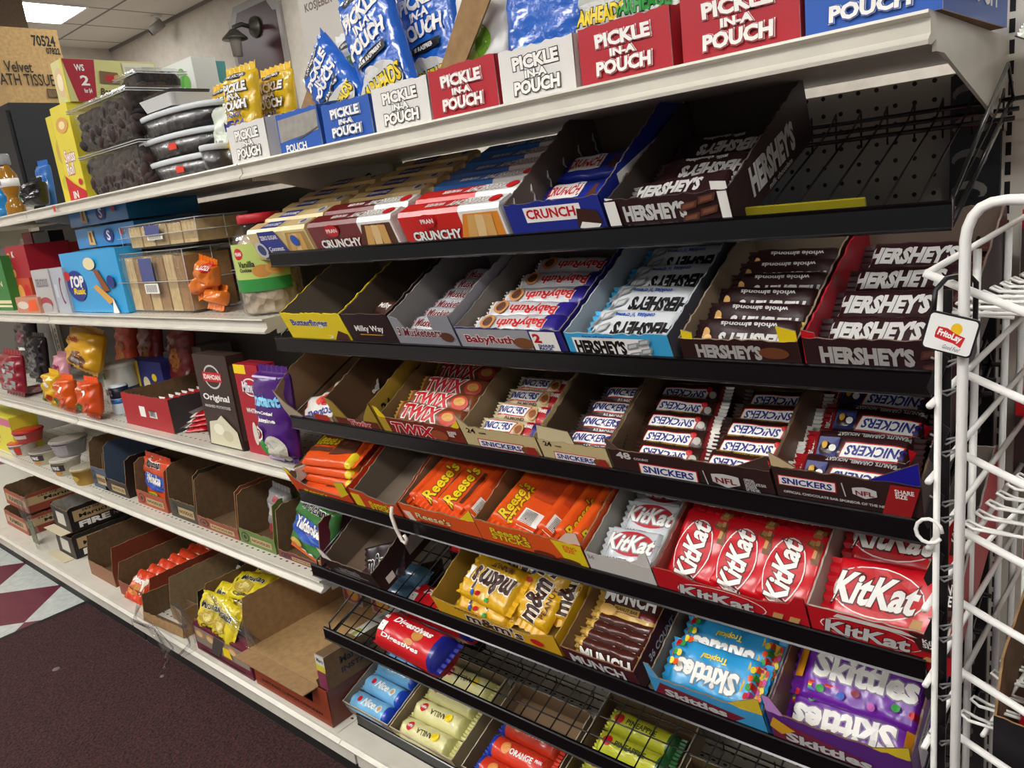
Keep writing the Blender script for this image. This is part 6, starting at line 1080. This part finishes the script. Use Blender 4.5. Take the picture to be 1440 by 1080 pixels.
# sloping side bars (towards the aisle) and level back bars
d = V(.9083, 0, -.4154)
for k, (u, v) in enumerate(((1303, 385), (1360, 527), (1358, 641), (1354, 747), (1349, 846), (1346, 941), (1344, 1033))):
    a = A(u, v, -.53); wire('sloping_bar', [a-d*.002, a+d*.42], .0036)
for k, (u, v) in enumerate(((1306, 383), (1307, 571), (1305, 678), (1300, 858), (1301, 964), (1299, 1052), (1306, 771))):
    a = A(u, v, -.525); wire('level_bar', [a, a+V(.02, .42, .014)], .0032)
# wire shelves: rods across with looped ends
for n_, (u, v, x0s) in enumerate(((1330, 440, 0), (1358, 742, .004), (1352, 1010, .01))):
    z = A(u, v, -.5).z; xs = A(u, v, -.5).x
    sh = G()
    for j in range(12):
        y = -.5+.028*j; xx = xs+.004*j
        sh.tube([loc_(q) for q in ((xx+.05, y+.011, z-.006), (xx+.012, y+.012, z-.003), (xx, y+.008, z+.004), (xx-.002, y+.003, z+.003), (xx+.006, y, z), (xx+.4, y, z-.004))], .0017, WHITEW, 6)
    for dx in (.02, .16, .3): sh.tube([loc_((xs+dx, -.51, z-.005)), loc_((xs+dx+.045, -.17, z-.005))], .0022, WHITEW, 6)
    obj('wire_shelf', sh, rk)
a = A(1313, 748, -.535); wire('end_loop', [a+V(-.004+.011*math.cos(t), 0, .012*math.sin(t)) for t in [2*PI*i/12 for i in range(12)]], .0018)
# hanging clip strip with its sign
cs = thing('clip_strip', 'black clip strip with grey clips hanging on the white wire rack', 'clip strip', (0, 0, 0))
yc = -.50; top_ = A(1331, 470, yc); bot_ = A(1322, 1075, yc); xc = (top_.x+bot_.x)/2
g = G(); g.box(xc-.0045, xc+.0045, yc-.001, yc+.001, .55, top_.z+.04, P_('#0b0b0c')); obj('strip', g, cs)
for k, v in enumerate((505, 545, 613, 630, 700, 722, 790, 805, 873, 890, 955, 972, 1035)):
    z = A(1325, v, yc).z; g = G()
    g.tube([(xc-.011, yc-.004, z+.002), (xc, yc-.009, z-.001), (xc+.012, yc-.004, z+.002)], .0011, P_('#8a8a8a'), 6); g.tube([(xc-.006, yc-.004, z-.002), (xc+.003, yc-.008, z-.005), (xc+.011, yc-.002, z)], .0011, P_('#8a8a8a'), 6); obj('metal_clip', g, cs)
for k, (u, v) in enumerate(((1313, 528), (1315, 625), (1308, 718), (1308, 800), (1308, 880), (1308, 963), (1310, 1040))):
    c = A(u+4, v, yc-.01); g = G(); g.M = Matrix.Translation(c) @ Matrix.Rotation(.32, 4, 'Y'); g.prism([(-.004, .02), (.004, .018), (.005, -.012), (.002, -.02), (-.004, -.014)][::-1], (0, -.0, 0), (1, 0, 0), (0, 0, 1), (0, -1, 0), .002, P_('#101011')); obj('clip_tab', g, cs)
sg = thing('sign_card', 'small white sign with a red and yellow crisp logo on a black holder', 'sign', (0, 0, 0))
ys = -.56; c0, c1, c2, c3 = A(1297, 437, ys), A(1363, 452, ys), A(1361, 503, ys), A(1297, 486, ys)
ex = (c1-c0); W = ex.length; ex.normalize(); H = (c0-c3).length; ey = V(0, 0, 1); ey = (ey-ex*ey.dot(ex)).normalized()
def rrect(W, H, r): return [(cx+r*math.cos(a0+PI/2*k/4), cy+r*math.sin(a0+PI/2*k/4)) for cx, cy, a0 in ((W-r, H-r, 0), (r, H-r, PI/2), (r, r, PI), (W-r, r, 1.5*PI)) for k in range(5)]
g = G(); g.prism(rrect(W+.003, H+.003, .004), c3-ex*.0015-ey*.0015, ex, ey, (0, -1, 0), .002, P_('#0c0c0d')); obj('holder', g, sg)
g = G(); g.prism(rrect(W, H, .003), c3+V(0, -.0006, 0), ex, ey, (0, -1, 0), .0005, P_('#e6e6e2')); F = Face(g, c3+V(0, -.0006, 0), ex, ey, W, H, eps=.00015)
F.put([('e', .6, .68, .24, .34, P_('#e8b81c')), ('p', [(.2, .34), (.4, .3), (.6, .28), (.78, .2), (.82, .5), (.6, .56), (.42, .66), (.22, .66), (.19, .5)], P_('#c41f22')), ('t', 'FritoLay', .5, .45, .52, .24, WH, None, 0, .04, .04, -.14), ('t', 'Good Fun!', .6, .13, .36, .12, BK, None, .2, 0, .04, -.05)]); obj('card', g, sg)
g = G(); m = (c0+c1)/2; g.tube([(m.x-.01, ys+.003, m.z-.004), (m.x-.009, ys+.006, m.z+.02), (m.x-.004, ys+.02, m.z+.028), (m.x+.008, ys+.04, m.z+.028), (m.x+.013, ys+.045, m.z+.02), (m.x+.013, ys+.045, m.z-.02)], .0022, P_('#0c0c0d'), 8); obj('hook', g, sg)
# snacks on the rack: dark carton with red packs, white bag
p = A(1385, 1020, -.52); q = A(1440, 935, -.52)
carton('black torn carton of red snack packs low on the white wire rack', (p.x+.006, -.515, p.z-.075), (0, 0, 0), .16, .2, .08, [(0, .082), (.03, .13), (.2, .15)], .14, P_('#141417'), KDARK, front=[('p', [(.2, .5), (.6, .62), (1, .6), (1, .54), (.6, .56), (.2, .44)], LBL)], edge=KRAFT, fprof=zig(.16, .074, 0, .085, .002), name='snack_carton', cat='snack carton')
for j in range(3): pouch(f'red snack pack in the black torn carton, {["left", "middle", "right"][j]} one', M('#b3121e', .25, 'foil'), .05, .1, .03, (p.x+.035+.045*j, -.47+.03*j, p.z-.07), (-.2, .2-.1*j, 0), (), 'red snack packs', name='snack_pack', cat='snack pack', seed=90+j)
for j, (u, v) in enumerate(((1380, 300), (1372, 560))):
    p = hit(u, v, 1, -.14); pbox(['red topped dark box behind the hoop of the white rack', 'red and dark box behind the white rack, lower'][j], (1.255, -.13, p.z-.11), .06, .1, .11, P_('#3a2a28'), front=[('r', .5, .9, 1, .2, RED)], top=[('r', .5, .5, 1, 1, RED)], name='snack_box', cat='snack box')
g, e = pillow(.16, .12, .06, M('#d9dcc9', .25, 'foil'), None, [], wr=.006, seed=95, px=4, py=3)
p = hit(1432, 85, 1, -.12); o = obj('white_bag', g, None, (p.x+.06, -.10, p.z-.02), (.3, .5, .2)); [obj('end_seal', q, o) for q in e]; tag(o, 'pale white plastic bag at the upper right picture edge', 'bag')

# ---- far background
XC = -3.6
ca, cb, cc = hit(0, 148, 0, XC), hit(95, 145, 0, XC), hit(88, 43, 0, XC); zc = cb.z
r = thing('drinks_cooler', 'tall black cabinet behind the left end of the top shelf', 'cabinet', (XC, .42, 0))
g = G(); g.box(-.7, .012, 0, cb.y+.06-.42, 0, zc-.001, P_('#10131a')); obj('cabinet_body', g, r); g = G(); g.box(-.68, .0, -.02, 0, .1, zc-.04, P_('#0c0f15')); dr = obj('door', g, r); g = G(); g.tube([(-.06, -.02, .9), (-.06, -.05, .92), (-.06, -.05, 1.25), (-.06, -.02, 1.27)], .01, CHROME); obj('handle', g, dr)
y0 = .43; bt = thing('tissue_carton', 'tan bath tissue carton with black print on the black cabinet', 'carton', (XC, y0, zc)); D = (cb.y+cc.y)/2-y0; hh = cc.z-zc; CT_ = M('#c2a06a', .8, 'card')
g = G(); g.box(-.5, 0, 0, D, 0, hh, CT_); F = Face(g, (0, 0, 0), (0, 1, 0), (0, 0, 1), D, hh, eps=.001); fx = lambda u: (hit(u, 95, 0, XC).y-y0)/D
F.put([('t', '70524', fx(70), .84, fx(86)-fx(54), .15, BK, None, 0, .03), ('t', '07822', fx(80), .71, fx(89)-fx(70), .09, BK), ('t', 'Velvet', fx(26), .48, fx(45)-fx(6), .15, BK, None, 0, .01), ('t', 'BATH TISSUE', fx(31), .31, fx(73)-fx(-12), .16, BK, None, 0, .01), ('r', fx(72), .13, fx(86)-fx(58), .12, BK)]+[('r', fx(59.5+1.7*i), .13, .006, .1, CT_) for i in range(16)]); obj('carton_body', g, bt)
g = G(); g.box(-.5, 0, D*.47, D*.53, hh, hh+.001, M('#a5895a', .5)); obj('tape', g, bt)
p = hit(38, 30, 1, 1.15); g = G(); g.box(p.x-.7, p.x, .86, 1.15, 2.0, p.z+.35, M('#4a3826', .8, 'card')); 
tag(obj('brown_carton', g), 'dark brown carton behind the bath tissue carton', 'carton')
g = G(); g.box(p.x-.72, p.x+.02, .85, 1.2, 0, 1.999, P_('#15171c')); tag(obj('storage_cabinet', g), 'dark cabinet carrying the brown carton behind the black one', 'cabinet')
# wall plaque with lamp, camera
yw = 2.965
o1, o2 = hit(330, 60, 1, yw), hit(405, 60, 1, yw); W = o2.x-o1.x
pq = thing('wall_plaque', 'maroon wall plaque with grey scalloped frame on the back wall', 'plaque', (o1.x, yw, 2.25))
def scal(W, H, c): return [(0, 0), (W, 0), (W, H-c), (W-c*.5, H-c*.9), (W-c, H-c*.3), (W-c*1.2, H), (c*1.2, H), (c, H-c*.3), (c*.5, H-c*.9), (0, H-c)]
g = G(); g.prism(scal(W, .98, .1), (0, -.03, 0), (1, 0, 0), (0, 0, 1), (0, -1, 0), .03, P_('#8d8a86')); obj('frame', g, pq)
g = G(); g.prism(scal(W-.1, .86, .1), (.05, -.032, .06), (1, 0, 0), (0, 0, 1), (0, -1, 0), .002, P_('#3a1a22')); obj('panel', g, pq)
c = hit(357, 38, 1, yw-.05)
lm = thing('wall_lamp', 'grey metal wall lamp with domed arm on the maroon plaque', 'wall lamp', (c.x, yw-.035, c.z)); lm.scale = (.68, .68, .68)
MT = M('#55554f', .35, '', .6)
g = G(); g.M = Matrix.Rotation(PI/2, 4, 'X'); g.lathe([(.13, 0), (.12, .03), (.06, .05), (.03, .1)], MT, 24); g.M = None; obj('wall_mount', g, lm)
g = G(); g.tube([(0, -.08, 0), (0, -.2, .02), (-.02, -.3, -.02), (-.02, -.31, -.06)], .028, MT, 10); obj('arm', g, lm)
g = G(); g.lathe([(.16, -.16), (.15, -.14), (.09, -.09), (.05, -.05)], MT, 24, c=(-.02, -.31)); obj('shade', g, lm)
g = G(); g.lathe([(.06, -.36), (.075, -.17), (.08, -.16)], P_('#7f7c74'), 16, c=(-.02, -.31)); obj('lantern_glass', g, lm)
c = hit(222, 35, 1, 2.8); cm = thing('security_camera', 'white cylindrical security camera under the ceiling by the back wall', 'camera', (c.x, 2.8, 3.4)); cm.scale = (.6, .6, .6)
g = G(); g.lathe([(.07, -.03), (.08, 0)], WHITEW, 16); g.tube([(0, 0, -.02), (0, 0, -.14)], .02, WHITEW, 8); obj('mount', g, cm)
g = G(); g.tube([(.05, .06, -.1), (-.05, -.12, -.24)], .07, P_('#8f8c86'), 16); obj('housing', g, cm)
g = G(); g.tube([(-.05, -.12, -.24), (-.056, -.13, -.248)], .055, P_('#0c0c0d'), 16); obj('lens', g, cm)
